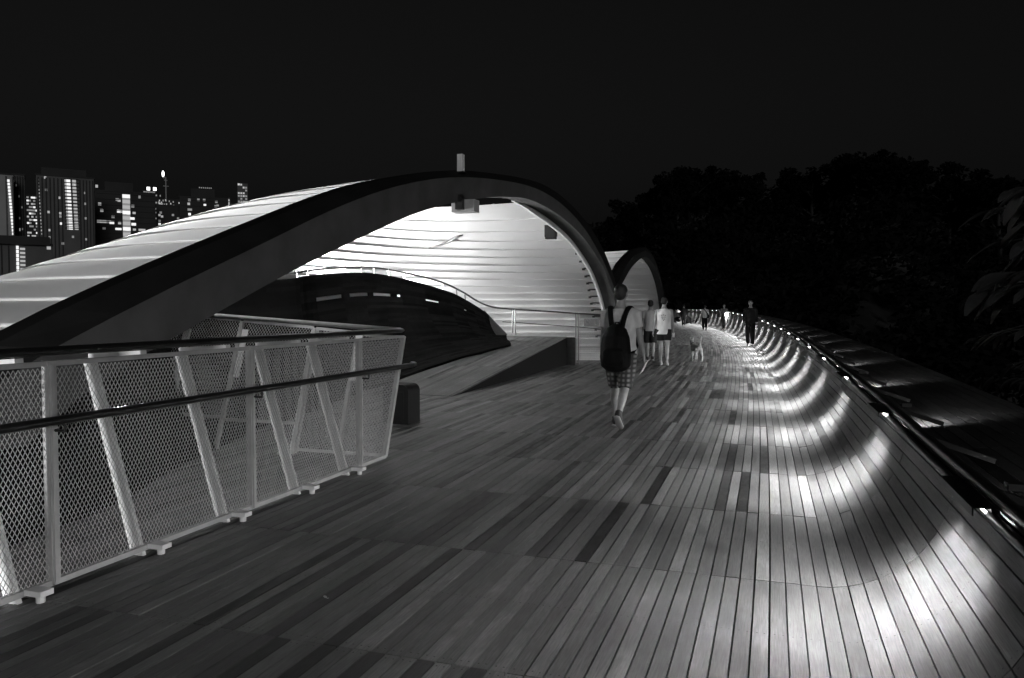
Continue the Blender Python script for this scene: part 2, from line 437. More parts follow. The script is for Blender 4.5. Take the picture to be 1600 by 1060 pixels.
def dome(parent, xf=lambda p: p, nb=20, nt=64, teeth=True):
    hs = [HTOP * (i / nb) ** 0.93 for i in range(nb)] + [HTOP - 0.012]
    for kb in range(nb):
        b = MB(); vs = []; lv = 6
        for j in range(lv + 1):
            t = j / lv; h = hs[kb] + (hs[kb + 1] - hs[kb]) * t
            o = 0.055 * (1 - t) ** 1.5 + 0.036 * math.sin(math.pi * t)
            vs += [xf(shell_pt(h, math.pi * i / nt, o)) for i in range(nt + 1)]
        vs += [xf(shell_pt(hs[kb], math.pi * i / nt, -0.005)) for i in range(nt + 1)]
        n = nt + 1
        fs = [(j * n + i, j * n + i + 1, (j + 1) * n + i + 1, (j + 1) * n + i) for j in range(lv) for i in range(nt)]
        fs += [((lv + 1) * n + i, (lv + 1) * n + i + 1, i + 1, i) for i in range(nt)]
        b.add(vs, fs).build('shell_band', 'shell', parent, True)
        if teeth and 2 < kb < nb - 1:              # bracket holding the band's end to the rib
            h = (hs[kb] + hs[kb + 1]) / 2
            p = shell_pt(h, math.pi - 0.10); q = shell_pt(h, math.pi - 0.02)
            t = MB(); t.bar(xf(q + Vector((0, -0.04, 0))), xf(p + Vector((0, -0.09, 0))), 0.03, 0.04)
            t.box(xf(p + Vector((0.0, -0.10, -0.02))), (0.07, 0.05, 0.05))
            t.build('end_bracket', 'bsteel', parent)
shell = thing('shell_canopy', 'large brightly lit white ribbed shell canopy behind the near arch', 'canopy', (-7, 12, 0))
dome(shell)
# curved bright flange just inside the rib
fl_ = MB(); idx = [i for i in range(len(TH)) if e3[i].z > 0.2 and i >= top_i - 6]
vs = []
for i in idx:
    d = Vector((0, CF - e3[i].y, CZ - e3[i].z)).normalized()
    a = e3[i] + Vector((-0.31, 0, 0)); c = a + d * 0.10 * min(1.0, max(0.02, (i - idx[0]) / 12)) + Vector((-0.02, 0, 0))
    vs += [a - d * 0.06, c, c + Vector((-0.05, 0, 0)), a - d * 0.06 + Vector((-0.05, 0, 0))]
fl_.add(vs, [(i * 4 + j, i * 4 + (j + 1) % 4, i * 4 + 4 + (j + 1) % 4, i * 4 + 4 + j) for i in range(len(idx) - 1) for j in range(4)])
fl_.build('edge_flange', 'white', shell)

# second, farther wave of the bridge
A2 = R(2.2)
def xf2(p):
    q = Vector((p.x + 4.0, p.y - 13.0, p.z)); c, s = math.cos(A2), math.sin(A2)
    return Vector((-5.3 + q.x * c - q.y * s, 34.3 + q.x * s + q.y * c, q.z * 1.10))
rib2 = thing('arch_rib', 'small distant dark arch rib beyond the man with the backpack', 'arch', tuple(xf2(Vector((-4.2, 1, 0)))))
ribmesh(rib2, xf2, 'rib_shade')  # far rib wholly in the painted-shade colour
shell2 = thing('shell_canopy', 'small far white shell canopy beyond the near arch foot', 'canopy', tuple(xf2(Vector((-7, 12, 0)))))
dome(shell2, xf2, 15, 48, False)

# lamps on the alcove floor behind the timber bowl
def floodlight(name, label, loc, aim, energy, size, group=None, spot=150, soft=0.25):
    t = thing(name, label, 'floodlight', loc, 0, group, world=False)
    d = (Vector(aim) - Vector(loc)).normalized(); rot = (-d).to_track_quat('Z', 'Y').to_matrix()
    b = MB(); b.box(rot @ Vector((0, 0, 0.05)), (size, size * 0.7, 0.10), rot); b.build('housing', 'bsteel', t)
    b = MB(); b.box(rot @ Vector((0, 0, -0.006)), (size * 0.86, size * 0.56, 0.008), rot); b.build('lens', 'lens', t)
    b = MB(); b.bar((0, 0, -loc[2]), (0, 0, -0.02), 0.04, 0.04, (0, 1, 0)); b.build('stem', 'bsteel', t)
    ld = bpy.data.lights.new('floodlight_light', 'SPOT'); ld.energy = energy; ld.spot_size = R(spot); ld.spot_blend = 0.9; ld.shadow_soft_size = soft
    lo = bpy.data.objects.new('floodlight_light', ld); col.objects.link(lo); lo.parent = t
    lo.location = d * 0.05; lo.rotation_euler = rot.to_euler()
    return t
for i, (p, a, e) in enumerate((((-8.3, 7.6, 1.3), (-6.9, 6.4, 3.6), 2800), ((-9.6, 9.2, 1.65), (-5, 9.5, 3.2), 2200), ((-9.6, 11.2, 1.85), (-5, 12.5, 3.2), 2400), ((-9.4, 14.2, 1.9), (-5, 15.5, 3.2), 2900), ((-8.9, 17.2, 1.6), (-5, 18.5, 3.0), 1000))):
    floodlight('floor_floodlight', '%s floodlight on a stand behind the timber bowl' % ordinal(i + 1), p, a, e, 0.3, 'alcove floodlights', 115 if i == 0 else 170)
for i, (p, a, e) in enumerate((((-9.3, 10.0, 0.5), (-7.4, 11, 4), 1700)  ,)):
    floodlight('floor_floodlight', '%s floodlight inside the far shell canopy' % ordinal(i + 1), tuple(xf2(Vector(p))), tuple(xf2(Vector(a))), e, 0.3, 'alcove floodlights', 165)

# ------------------------------------------------------------------ ramp, timber bowl
SLATL = -5.1
ramp = thing('timber_ramp', 'raised timber ramp wedge in front of the railing', 'ramp', (-5.6, 12, 0))
fa, fb, hb = 12.0, 19.6, 0.74
b = MB(); b.add([(SLATL, fa, 0), (SLATL, fb, 0), (SLATL, fb, hb - 0.03), (-7.4, fa, 0), (-7.4, fb, 0), (-7.4, fb, hb - 0.03)], [(0, 1, 2), (3, 5, 4), (1, 4, 5, 2), (0, 2, 5, 3)])
b.build('ramp_side', 'black', ramp)
b = MB(); tn = []
def rz_(f): return 0.004 + (hb - 0.004) * max(0, (f - fa) / (fb - fa))
for i in range(30):
    s1 = SLATL + 0.004 - i * W; s0 = s1 - W + 0.006
    f = fa + 0.02
    while f < fb - 0.01:
        g = min(fb, f + ROW); t = tone_of()
        b.add([(x, y, rz_(y) + n) for y in (f, g - 0.006) for x, n in ((s0, -0.028), (s1, -0.028), (s1, 0), (s0, 0))], PF); tn += [t] * 8
        f = g
tag(b.build('plank_field', 'timber', ramp, tone=tn), kind='stuff')
MB().box((SLATL + 0.10, fb + 0.06, 0.36), (0.24, 0.10, 0.72)).build('end_post', 'dsteel', ramp)

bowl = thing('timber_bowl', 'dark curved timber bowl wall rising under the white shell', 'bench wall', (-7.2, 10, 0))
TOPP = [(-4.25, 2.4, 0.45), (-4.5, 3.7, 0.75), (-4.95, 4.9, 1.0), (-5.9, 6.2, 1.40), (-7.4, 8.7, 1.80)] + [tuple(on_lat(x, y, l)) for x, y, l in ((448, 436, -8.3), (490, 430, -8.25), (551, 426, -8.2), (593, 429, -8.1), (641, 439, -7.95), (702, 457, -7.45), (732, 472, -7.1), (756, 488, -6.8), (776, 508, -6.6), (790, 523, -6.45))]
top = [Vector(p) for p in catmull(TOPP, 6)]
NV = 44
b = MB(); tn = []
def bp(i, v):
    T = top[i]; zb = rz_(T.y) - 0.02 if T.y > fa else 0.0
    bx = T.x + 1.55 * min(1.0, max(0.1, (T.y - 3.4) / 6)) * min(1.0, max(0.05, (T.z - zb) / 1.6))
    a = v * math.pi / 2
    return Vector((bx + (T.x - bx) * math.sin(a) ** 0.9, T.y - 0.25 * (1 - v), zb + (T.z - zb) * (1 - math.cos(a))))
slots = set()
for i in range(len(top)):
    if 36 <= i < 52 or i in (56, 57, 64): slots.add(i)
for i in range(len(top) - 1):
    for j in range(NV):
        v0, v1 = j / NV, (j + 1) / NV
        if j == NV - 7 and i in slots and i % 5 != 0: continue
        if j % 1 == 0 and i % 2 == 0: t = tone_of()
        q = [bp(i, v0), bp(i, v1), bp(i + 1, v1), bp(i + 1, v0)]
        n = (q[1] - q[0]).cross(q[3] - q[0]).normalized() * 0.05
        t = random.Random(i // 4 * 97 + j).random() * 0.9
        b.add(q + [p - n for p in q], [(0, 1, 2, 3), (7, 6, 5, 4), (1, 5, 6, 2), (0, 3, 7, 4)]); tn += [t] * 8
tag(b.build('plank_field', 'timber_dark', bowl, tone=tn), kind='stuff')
b = MB(); ep = [on_fwd(x, y, 18.1) for x, y in ((722, 522), (724, 508), (733, 497), (745, 490), (757, 486), (772, 502), (792, 524))]
b.add(ep + [p + Vector((0, 0.04, 0)) for p in ep], [tuple(range(7)), tuple(range(13, 6, -1))] + [(i, (i + 1) % 7, (i + 1) % 7 + 7, i + 7) for i in range(7)])
b.build('end_panel', mat('perforated_panel', 0.06, 0.6, 0.3, 0.6, 90), bowl)
b = MB(); b.tube(ep[:5], 0.015, 6); b.build('panel_trim', 'steel', bowl)

# railing on the bowl's top running on into the straight railing
rl = thing('alcove_railing', 'thin steel railing between the walkway and the lit alcove', 'railing', (-5, 20, 0))
RP = [Vector((p[0], p[1], p[2] + 0.14)) for p in TOPP[:5]] + [on_lat(x, y, l) for x, y, l in ((448, 428, -8.32), (490, 422, -8.27), (540, 418.5, -8.2), (600, 420.5, -8.1), (680, 438, -7.75), (720, 455, -7.4), (741, 468, -7.2))] + [on_fwd(x, y, f) for x, y, f in ((757, 476, 19.0), (775, 481, 19.2), (803, 483.5, 19.4), (850, 486.5, 19.6), (902, 490, 19.85), (966, 494, 20.1))]
MB().tube(catmull(RP, 6), 0.022, 6).build('top_rail', 'dsteel', rl, True)
for i in range(32, len(top) - 18, 3):
    p = top[i]; MB().bar(p - Vector((0, 0, 0.05)), p + Vector((-0.02, 0, 0.14)), 0.02, 0.03, (0, 1, 0)).build('short_post', 'steel', rl)
MB().tube([on_fwd(785, 503, 19.3), on_fwd(803, 504, 19.4), on_fwd(902, 511, 19.85), on_fwd(966, 517, 20.1)], 0.013, 6).build('middle_rail', 'dsteel', rl)
for (x, y0, y1, f) in ((803, 484, 524, 19.4), (902, 491, 572, 19.85), (968, 495, 572, 20.1)):
    a, c = on_fwd(x, y0, f), on_fwd(x, y1, f)
    c.z = max(c.z, 0.0)
    b = MB(); b.bar(a + Vector((0.035, 0, 0)), c + Vector((0.035, 0, 0)), 0.02, 0.07, (0, 1, 0)); b.bar(a - Vector((0.035, 0, 0)), c - Vector((0.035, 0, 0)), 0.02, 0.07, (0, 1, 0))
    b.box(c + Vector((0, -0.02, 0.03)), (0.12, 0.12, 0.04))
    b.build('post', 'steel', rl)
b = MB()
pa, pb = on_fwd(902, 491, 19.85), on_fwd(968, 496, 20.1)
for i in range(52):
    u = i / 51; x = pa.x + (pb.x - pa.x) * u; y = pa.y + (pb.y - pa.y) * u
    b.bar((x, y, 0.06), (x, y, 1.24), 0.004, 0.004, (0, 1, 0))
for i in range(22):
    z = 0.06 + i * 0.056; b.bar((pa.x, pa.y, z), (pb.x, pb.y, z), 0.004, 0.004)
tag(b.build('mesh_infill', 'steel', rl), kind='stuff')
sg = thing('railing_sign', 'small grey sign with two pictograms on the alcove railing', 'sign', tuple(on_fwd(925, 511, 19.78)))
ca, cb_ = on_fwd(911.5, 510, 19.74), on_fwd(940, 497.5, 19.84)
w = cb_.x - ca.x; hgt = cb_.z - ca.z; mid = (ca + cb_) / 2
MB().box(mid, (w, 0.012, hgt)).build('plate', 'sign', sg)
MB().box(mid + Vector((0, -0.009, 0)), (0.010, 0.006, hgt)).build('divider', 'signdark', sg)
for sx in (-1, 1):
    c = mid + Vector((sx * w / 4, -0.011, 0)); r = hgt * 0.36
    b = MB(); b.tube([c + Vector((r * math.cos(a), 0, r * math.sin(a))) for a in np.linspace(0, 2 * math.pi, 25)], 0.008, 5)
    if sx < 0:
        b.bar(c + Vector((-r * .7, 0, r * .7)), c + Vector((r * .7, 0, -r * .7)), 0.008, 0.018)
        b.box(c + Vector((-0.01, 0, 0)), (r * 0.9, 0.006, r * 0.5))
    else:
        b.box(c + Vector((0.01, 0, -0.01)), (r * 0.5, 0.006, r * 0.9)); b.ball(c + Vector((-0.01, 0, r * 0.55)), (r * 0.25, 0.004, r * 0.25), 8, 4)
    b.build('pictogram', 'signdark', sg)

# fixtures on the rib and shell
p0 = on_lat(720, 270, RA - 0.1, RB); p1 = on_lat(720, 246, RA - 0.1, RB)
bx = thing('marker_box', 'small white upright box on top of the arch crest', 'marker', tuple(p0))
MB().box((p0 + p1) / 2 + Vector((0, 0, 0.02)), (0.08, 0.085, p1.z - p0.z + 0.04)).build('casing', 'white', bx)
MB().box(p0 + Vector((0, 0, 0.0)), (0.13, 0.13, 0.02)).build('base_plate', 'bsteel', bx)
p0 = on_lat(722, 321, RA - 0.05, RB)
lb = thing('junction_box', 'grey box hanging under the arch rib crest', 'box', tuple(p0))
MB().box(p0 + Vector((0.05, 0.0, -0.02)), (0.34, 0.2, 0.17)).build('casing', 'galvpost', lb)
MB().box(p0 + Vector((0.03, -0.16, 0.02)), (0.10, 0.10, 0.20)).build('bracket', 'bsteel', lb)
def shell_hit(px, py):
    best = None; d = ray(px, py)
    for h in np.linspace(1.6, 3.6, 80):
        for th in np.linspace(R(70), R(176), 120):
            p = shell_pt(h, th); q = p - Vector((0, 0, EYE)); c = q.normalized().dot(d.normalized())
            if best is None or c > best[0]: best = (c, p)
    return best[1]
p = shell_hit(861, 363)
sp = thing('spotlight', 'small dark spotlight fixed inside the white shell near its edge', 'spotlight', tuple(p))
q = p + (Vector((0, 0, EYE)) - p).normalized() * 0.55
MB().box(q, (0.22, 0.18, 0.30)).build('housing', 'blacky', sp)
b = MB(); b.bar(q + Vector((-0.13, 0, -0.1)), q + Vector((-0.13, 0, 0.16)), 0.02, 0.05, (0, 1, 0)); b.bar(q + Vector((0.13, 0, -0.1)), q + Vector((0.13, 0, 0.16)), 0.02, 0.05, (0, 1, 0)); b.bar(q + Vector((0, 0, 0.1)), p + Vector((0, 0, 0.16)), 0.03, 0.03)
b.build('yoke', 'bsteel', sp)
b = MB(); pts = [shell_hit(*c) + Vector((0.06, -0.04, 0)) for c in ((668, 388), (685, 384), (700, 378), (712, 370), (719, 367))]
b.tube(pts, [0.012, 0.022, 0.026, 0.022, 0.008], 6); cb = b.build('dark_strip', 'dsteel', None, True)  # thin dark tube following the shell's curve
tag(cb, 'thin dark curved strip lying against the bright shell', 'strip')

# ------------------------------------------------------------------ mesh fence round the rib's foot
XL = -3.55
def expanded(poly, org, ux, vx, nrm, p=0.027, q=0.046, w=0.0032, t=0.0032):
    """diamond mesh inside a polygon given in (u, v)"""
    def inside(u, v):
        c = False; k = len(poly)
        for i in range(k):
            (x1, y1), (x2, y2) = poly[i], poly[i - 1]
            if (y1 > v) != (y2 > v) and u < (x2 - x1) * (v - y1) / (y2 - y1) + x1: c = not c
        return c
    us = [a for a, _ in poly]; vs_ = [a for _, a in poly]; b = MB()
    nv = int((max(vs_) - min(vs_)) / (q / 2)) + 2
    for i in range(int((max(us) - min(us)) / p) + 2):
        for par in (0, 1):
            prev = None
            for j in range(nv):
                u = min(us) + i * p + (p / 4 if (j + par) % 2 else -p / 4) + (p / 2 if par else 0); v = min(vs_) + j * q / 2
                cur = (u, v)
                if prev is not None and inside((u + prev[0]) / 2, (v + prev[1]) / 2):
                    vs = []
                    for (a, c) in (prev, cur):
                        for du, dn in ((-w / 2, -t / 2), (w / 2, -t / 2), (w / 2, t / 2), (-w / 2, t / 2)):
                            vs.append(org + ux * (a + du) + vx * c + nrm * dn)
                    b.add(vs, [(0, 1, 5, 4), (1, 2, 6, 5), (2, 3, 7, 6), (3, 0, 4, 7)])
                prev = cur
    return b
fence = thing('mesh_fence', 'grey expanded metal fence beside the walkway with slanted struts', 'fence', (XL, 4, 0))
Y, Z, X = Vector((0, 1, 0)), Vector((0, 0, 1)), Vector((1, 0, 0))
posts = [-0.15, 1.45, 3.05, 4.68, 6.22]
ends = posts + [6.70]
for i in range(len(posts)):
    a = posts[i]; c = posts[i + 1] if i + 1 < len(posts) else None
    poly = [(a + 0.03, 0.06), (c - 0.03, 0.06), (c - 0.03, 1.17), (a + 0.03, 1.17)] if c else [(a + 0.03, 0.06), (6.70, 0.06), (7.10, 1.17), (a + 0.03, 1.17)]
    tag(expanded(poly, Vector((XL, 0, 0)), Y, Z, X).build('mesh_panel', 'galv', fence), kind='stuff')
    b = MB(); b.bar((XL, a, 0.035), (XL, a, 1.20), 0.045, 0.05, (0, 1, 0)); b.bar((XL + 0.03, a - 0.008, 0.04), (XL + 0.03, a - 0.008, 1.18), 0.012, 0.02, (0, 1, 0)); b.build('post', 'galvpost', fence)
MB().bar((XL, -0.6, 0.045), (XL, 6.70, 0.045), 0.035, 0.03).build('bottom_frame', 'galvpost', fence)
MB().bar((XL, -0.6, 1.185), (XL, 7.10, 1.185), 0.035, 0.026).build('top_frame', 'galvpost', fence)
MB().bar((XL, 6.70, 0.045), (XL, 7.11, 1.19), 0.04, 0.04, (1, 0, 0)).build('end_frame', 'galvpost', fence)
for f in (0.2, 1.0, 2.05, 2.85, 3.66, 4.42, 5.27, 6.02):
    MB().bar((XL - 0.03, f, -0.02), (XL - 0.36, f - 0.02, 1.16), 0.085, 0.025, (0, 1, 0)).build('strut', 'white', fence)
    b = MB(); b.bar((XL - 0.40, f + 0.03, 1.18), (XL - 0.02, f + 0.05, 1.205), 0.05, 0.03); b.build('rail_bracket', 'white', fence)
    b = MB(); b.box((XL + 0.075, f + 0.05, 0.052), (0.11, 0.075, 0.028)); b.tube([(XL + 0.085, f + 0.05, 0.0), (XL + 0.085, f + 0.05, 0.045)], 0.022, 8); b.build('foot', 'white', fence)
MB().tube([(XL + 0.0, f, 1.25) for f in (-0.8, 3, 6.9)] + [(XL - 0.01, 7.05, 1.25), (XL - 0.06, 7.12, 1.252)], [(0.05, 0.024)] * 5, 10, side=(1, 0, 0)).build('top_rail', 'dsteel', fence, True)
MB().tube([(XL + 0.10, f, 0.90) for f in (-0.8, 3, 7.1)] + [(XL + 0.09, 7.18, 0.905), (XL + 0.04, 7.22, 0.905)], 0.024, 10).build('handrail', 'dsteel', fence, True)
for f in posts: MB().tube([(XL, f, 0.84), (XL + 0.1, f, 0.84), (XL + 0.1, f, 0.89)], 0.009, 6).build('rail_stub', 'dsteel', fence)

bf = thing('mesh_fence', 'brighter mesh fence behind, turning away from the walkway corner', 'fence', (-5, 6.8, 0))
ln = Vector((0, 0.345, 1)).normalized()
def bpos(lat, h, d=0.0): return Vector((lat, 6.70 + 0.345 * h + d, h))
for poly in ([(0.03, 0.05), (0.50, 0.05), (0.50, 1.20), (0.03, 1.18)], [(0.54, 0.05), (1.02, 0.05), (1.02, 1.26), (0.54, 1.22)], [(1.06, 0.30), (1.95, 0.30), (1.95, 1.33), (1.06, 1.27)], [(2.0, 0.32), (3.3, 0.34), (3.3, 1.43), (2.0, 1.34)], [(3.34, 0.34), (4.6, 0.36), (4.6, 1.52), (3.34, 1.44)]):
    tag(expanded([(u, v * 1.058) for u, v in poly], Vector((XL, 6.70, 0)), -X, ln, Y, 0.036, 0.046).build('mesh_panel', 'galv', bf), kind='stuff')
    (u0, v0), (u1, v1), (u2, v2), (u3, v3) = poly
    MB().bar(bpos(XL - u0, v0), bpos(XL - u1, v1), 0.02, 0.03).build('bottom_frame', 'galvpost', bf)
    MB().bar(bpos(XL - u3, v3), bpos(XL - u2, v2), 0.02, 0.03).build('top_frame', 'galvpost', bf)
    MB().bar(bpos(XL - u1 - 0.02, 0.0), bpos(XL - u1 - 0.02, v2), 0.04, 0.035, (0, 1, 0)).build('post', 'galvpost', bf)
pts = [(XL - 0.06, 7.12, 1.252), (XL - 0.3, 7.14, 1.265), (-5.76, 7.14, 1.385), (-8.1, 7.14, 1.52)]
MB().tube(pts, [(0.024, 0.055)] * 4, 10, side=(0, 0, 1)).build('top_rail', 'steel', bf, True)
for l, hb_ in ((-4.62, 0.0), (-6.28, 0.05), (-7.4, 0.05)):
    MB().bar(bpos(l, hb_, 0.06), bpos(l, 1.24, 0.06), 0.08, 0.03, (0, 1, 0)).build('strut', 'white', bf)
    MB().bar(bpos(l, hb_ + 0.02, 0.05), bpos(l - 0.13, hb_, -0.02), 0.07, 0.03).build('foot', 'white', bf)
for l in (-4.02, -5.42, -6.9): MB().bar(bpos(l, 0.74, -0.05), bpos(l, 1.24, -0.05), 0.07, 0.012, (0, 1, 0)).build('hanging_plate', 'white', bf)

# dark rounded cabinet behind the fence corner
q0 = on_z(638, 664, 0)
cb = MB(); w_, h_, dp = 0.36, 0.50, 0.34
prof = [(-w_ + 0.0, 0), (0, 0), (0, h_ - 0.09)] + [(-0.09 + 0.09 * math.cos(a), h_ - 0.09 + 0.09 * math.sin(a)) for a in np.linspace(0.2, math.pi / 2, 7)] + [(-w_ + 0.05, h_ + 0.0), (-w_, h_ - 0.05)]
k = len(prof)
cb.add([(q0.x + x, q0.y + d, z) for d in (0, dp) for x, z in prof], [tuple(range(k)), tuple(range(2 * k - 1, k - 1, -1))] + [(i, i + k, (i + 1) % k + k, (i + 1) % k) for i in range(k)])
cab = thing('service_cabinet', 'low black cabinet with a rounded top behind the fence corner', 'cabinet', tuple(q0))
cb.build('casing', 'blacky', cab)
MB().box(q0 + Vector((-0.17, -0.006, 0.24)), (0.22, 0.008, 0.34)).build('door', 'blacky', cab)

floodlight('enclosure_floodlight', 'low floodlight standing inside the mesh fence enclosure', (-3.78, 0.5, 0.32), (-4.42, 6.0, 1.25), 520, 0.22, None, 75, 0.1)

# things lying on the deck
def fallen_leaf(px, py, label, m, s, rz):
    c = on_z(px, py, 0.012) if px < 1250 else None
    if c is None:
        c = on_z(px, py, 0.02)
    b = MB(); pts = [(0, -1, 0.0), (0.35, -0.5, 0.12), (0.45, 0, 0.25), (0.3, 0.55, 0.3), (0, 1, 0.15), (-0.28, 0.55, 0.32), (-0.42, 0, 0.2), (-0.33, -0.5, 0.1), (0, 0, 0.0)]
    m_ = Matrix.Rotation(rz, 3, 'Z')
    vs = [c + m_ @ (Vector(p) * s) for p in pts]
    b.add(vs + [p + Vector((0, 0, 0.003)) for p in vs], [(8, i, (i + 1) % 8) for i in range(8)] + [(17, (i + 1) % 8 + 9, i + 9) for i in range(8)] + [(i, (i + 1) % 8, (i + 1) % 8 + 9, i + 9) for i in range(8)])
    b.tube([c + m_ @ Vector((0, -s, 0)), c + m_ @ Vector((s * 0.2, -s * 1.6, s * 0.2))], 0.002, 4)
    tag(b.build('fallen_leaf', m), label, 'leaf')
fallen_leaf(1331, 874, 'small dark curled leaf lying on the bright planks', 'dead', 0.034, 0.6)
fallen_leaf(508, 934, 'tiny pale leaf lying on the dark planks near the fence', 'pale', 0.016, 1.2)

# ------------------------------------------------------------------ people and dog
def voxel(mb, size, name, m, parent, smooth=2):
    me = mb.mesh(name, None); o = bpy.data.objects.new('tmp', me); col.objects.link(o)
    md = o.modifiers.new('r', 'REMESH'); md.mode = 'VOXEL'; md.voxel_size = size
    sm = o.modifiers.new('s', 'SMOOTH'); sm.iterations = smooth; sm.factor = 0.5
    dg = bpy.context.evaluated_depsgraph_get(); dg.update()
    nm = bpy.data.meshes.new_from_object(o.evaluated_get(dg)); nm.name = name
    bpy.data.objects.remove(o); bpy.data.meshes.remove(me)
    nm.materials.clear(); nm.materials.append(M[m] if isinstance(m, str) else m)
    nm.polygons.foreach_set('use_smooth', [True] * len(nm.polygons))
    return link(name, nm, parent)
def clothmat(name, v, fold=0.9, plaid=False, rough=0.85):
    m = mat(name, v, rough, 0, 0.12, 14, fold, 14, (1, 1, 0.45), spec=0.2)
    if plaid:
        n, l = m.node_tree.nodes, m.node_tree.links
        tc = n.new('ShaderNodeTexCoord'); res = []
        for dv in ('X', 'Z', 'Y'):
            wv = n.new('ShaderNodeTexWave'); wv.bands_direction = dv; wv.inputs['Scale'].default_value = 5.5; wv.inputs['Distortion'].default_value = 0.4
            l.new(tc.outputs['Object'], wv.inputs[0]); res.append(wv.outputs['Fac'])
        a = n.new('ShaderNodeMath'); a.operation = 'MULTIPLY'; l.new(res[0], a.inputs[0]); l.new(res[1], a.inputs[1])
        c = n.new('ShaderNodeMapRange'); c.inputs['To Min'].default_value = v * 0.35; c.inputs['To Max'].default_value = v * 1.9
        l.new(a.outputs[0], c.inputs['Value']); l.new(c.outputs[0], n['Principled BSDF'].inputs['Base Color'])
    return m
SKIN = mat('skin', 0.30, 0.55, 0, 0.08, 20); HAIR = mat('hair', 0.015, 0.6, 0, 0.4, 60, 0.5, 120)
CL = dict(grey=clothmat('grey_cotton', 0.60), white=clothmat('white_cotton', 0.75), black=clothmat('black_cloth', 0.012), dark=clothmat('dark_cloth', 0.03), plaid=clothmat('plaid_cloth', 0.14, plaid=True), mid=clothmat('mid_grey_cloth', 0.14),
          shoe=mat('shoe_pale', 0.35, 0.6), shoed=mat('shoe_dark', 0.02, 0.6), pack=mat('backpack_nylon', 0.006, 0.7, 0, 0.2, 20, 0.2, 30, spec=0.12), paper=mat('paper', 0.8, 0.7))
def person(label, loc, heading, height=1.75, legs=((0.1, 0.1), (-0.15, 0.2)), arms=((0.05, 0.10, 0.15), (0.0, 0.10, 0.15)), top='grey', sleeve=0.5, bottom='plaid', blen=1.0, shoes='shoe', vox=0.013, hem=0.86, hair=True, bulk=1.0, skirt=1.0):
    """legs: (hip swing fwd, knee bend); arms: (swing fwd, out, elbow bend); left first (x<0)"""
    t = thing('person', label, 'person', loc, heading, world=False); t.scale = (height / 1.75,) * 3
    B, S, Bt = MB(), MB(), MB()
    k = bulk
    # torso, neck, head (facing +Y)
    B.tube([(0, 0, 0.80), (0, 0, 0.90), (0, 0.0, 1.02), (0, 0.0, 1.18), (0, -0.005, 1.32), (0, -0.01, 1.41), (0, -0.005, 1.46), (0, 0.0, 1.50), (0, 0.012, 1.56)],
           [(0.12, 0.09), (0.165 * k, 0.115 * k), (0.145 * k, 0.10 * k), (0.155 * k, 0.105 * k), (0.175 * k, 0.11 * k), (0.17, 0.09), (0.09, 0.07), (0.058, 0.058), (0.055, 0.056)], 16, side=(1, 0, 0))
    B.ball((0, 0.018, 1.650), (0.076, 0.097, 0.105), 16, 12)
    B.ball((0, 0.045, 1.585), (0.052, 0.058, 0.055), 12, 8)
    B.ball((0, 0.118, 1.628), (0.013, 0.018, 0.020), 8, 6); B.ball((0, 0.108, 1.648), (0.009, 0.012, 0.03), 8, 6)
    B.ball((0, 0.104, 1.592), (0.024, 0.010, 0.008), 8, 6)
    for sx in (-1, 1):
        B.ball((sx * 0.079, 0.008, 1.642), (0.010, 0.020, 0.033), 8, 6)
        B.ball((sx * 0.032, 0.103, 1.662), (0.013, 0.010, 0.008), 8, 6)
    feet = []
    for i, sx in enumerate((-1, 1)):
        hip, kb = legs[i]
        H0 = Vector((sx * 0.088, 0, 0.90)); a = hip
        K = H0 + Vector((sx * 0.004, math.sin(a), -math.cos(a))) * 0.42
        a2 = a - kb; A = K + Vector((sx * 0.002, math.sin(a2), -math.cos(a2))) * 0.40
        feet.append((A, a2))
        d = (K - H0); e = (A - K)
        B.tube([H0, H0 + d * 0.35, H0 + d * 0.75, K, K + e * 0.15 + Vector((0, -0.008, 0)), K + e * 0.35 + Vector((0, -0.018, 0)), K + e * 0.7, A], [0.088 * k, 0.080 * k, 0.062, 0.054, 0.054, 0.057, 0.042, 0.034], 12)
        if bottom:
            L = blen
            full = [H0 + Vector((0, 0, 0.02)), H0 + d * 0.5, K] + ([K + e * 0.4, K + e * 0.8, A + Vector((0, 0, 0.01))] if L > 1.05 else [])
            rr = [0.112 * k, 0.104 * k, 0.092 * skirt] + [0.080, 0.070, 0.066]
            if L < 0.95: full = [H0 + Vector((0, 0, 0.02)), H0 + d * L * 0.5, H0 + d * L]; rr = [0.112 * k, 0.110 * k, 0.104]
            Bt.tube(full, rr[:len(full)], 12)
    Bt.tube([(0, 0, 0.80), (0, 0, 0.88), (0, 0, 0.96), (0, 0, 1.03)], [(0.14 * k, 0.11 * k), (0.187 * k, 0.132 * k), (0.178 * k, 0.124 * k), (0.165 * k, 0.115 * k)], 16, side=(1, 0, 0))
    hands = []
    for i, sx in enumerate((-1, 1)):
        sw, outa, el = arms[i]
        S0_ = Vector((sx * 0.185, -0.005, 1.405))
        ud = Vector((sx * math.sin(outa), math.sin(sw) * math.cos(outa), -math.cos(sw) * math.cos(outa)))
        E = S0_ + ud * 0.28
        fd = Vector((sx * math.sin(outa * 0.8), math.sin(sw + el), -math.cos(sw + el))).normalized()
        Wr = E + fd * 0.25
        B.tube([S0_ + Vector((-sx * 0.06, 0, 0.0)), S0_, S0_ + ud * 0.1, E - ud * 0.05, E, E + fd * 0.07, Wr - fd * 0.05, Wr], [0.055, 0.056, 0.049, 0.041, 0.039, 0.041, 0.030, 0.026], 10)
        inn = Vector((-sx, 0, 0)); fw = fd.cross(inn).normalized()
        if fw.y < 0: fw = -fw
        B.tube([Wr - fd * 0.02, Wr + fd * 0.03, Wr + fd * 0.075, Wr + fd * 0.095], [(0.018, 0.028), (0.017, 0.038), (0.017, 0.041), (0.014, 0.037)], 10, side=inn)
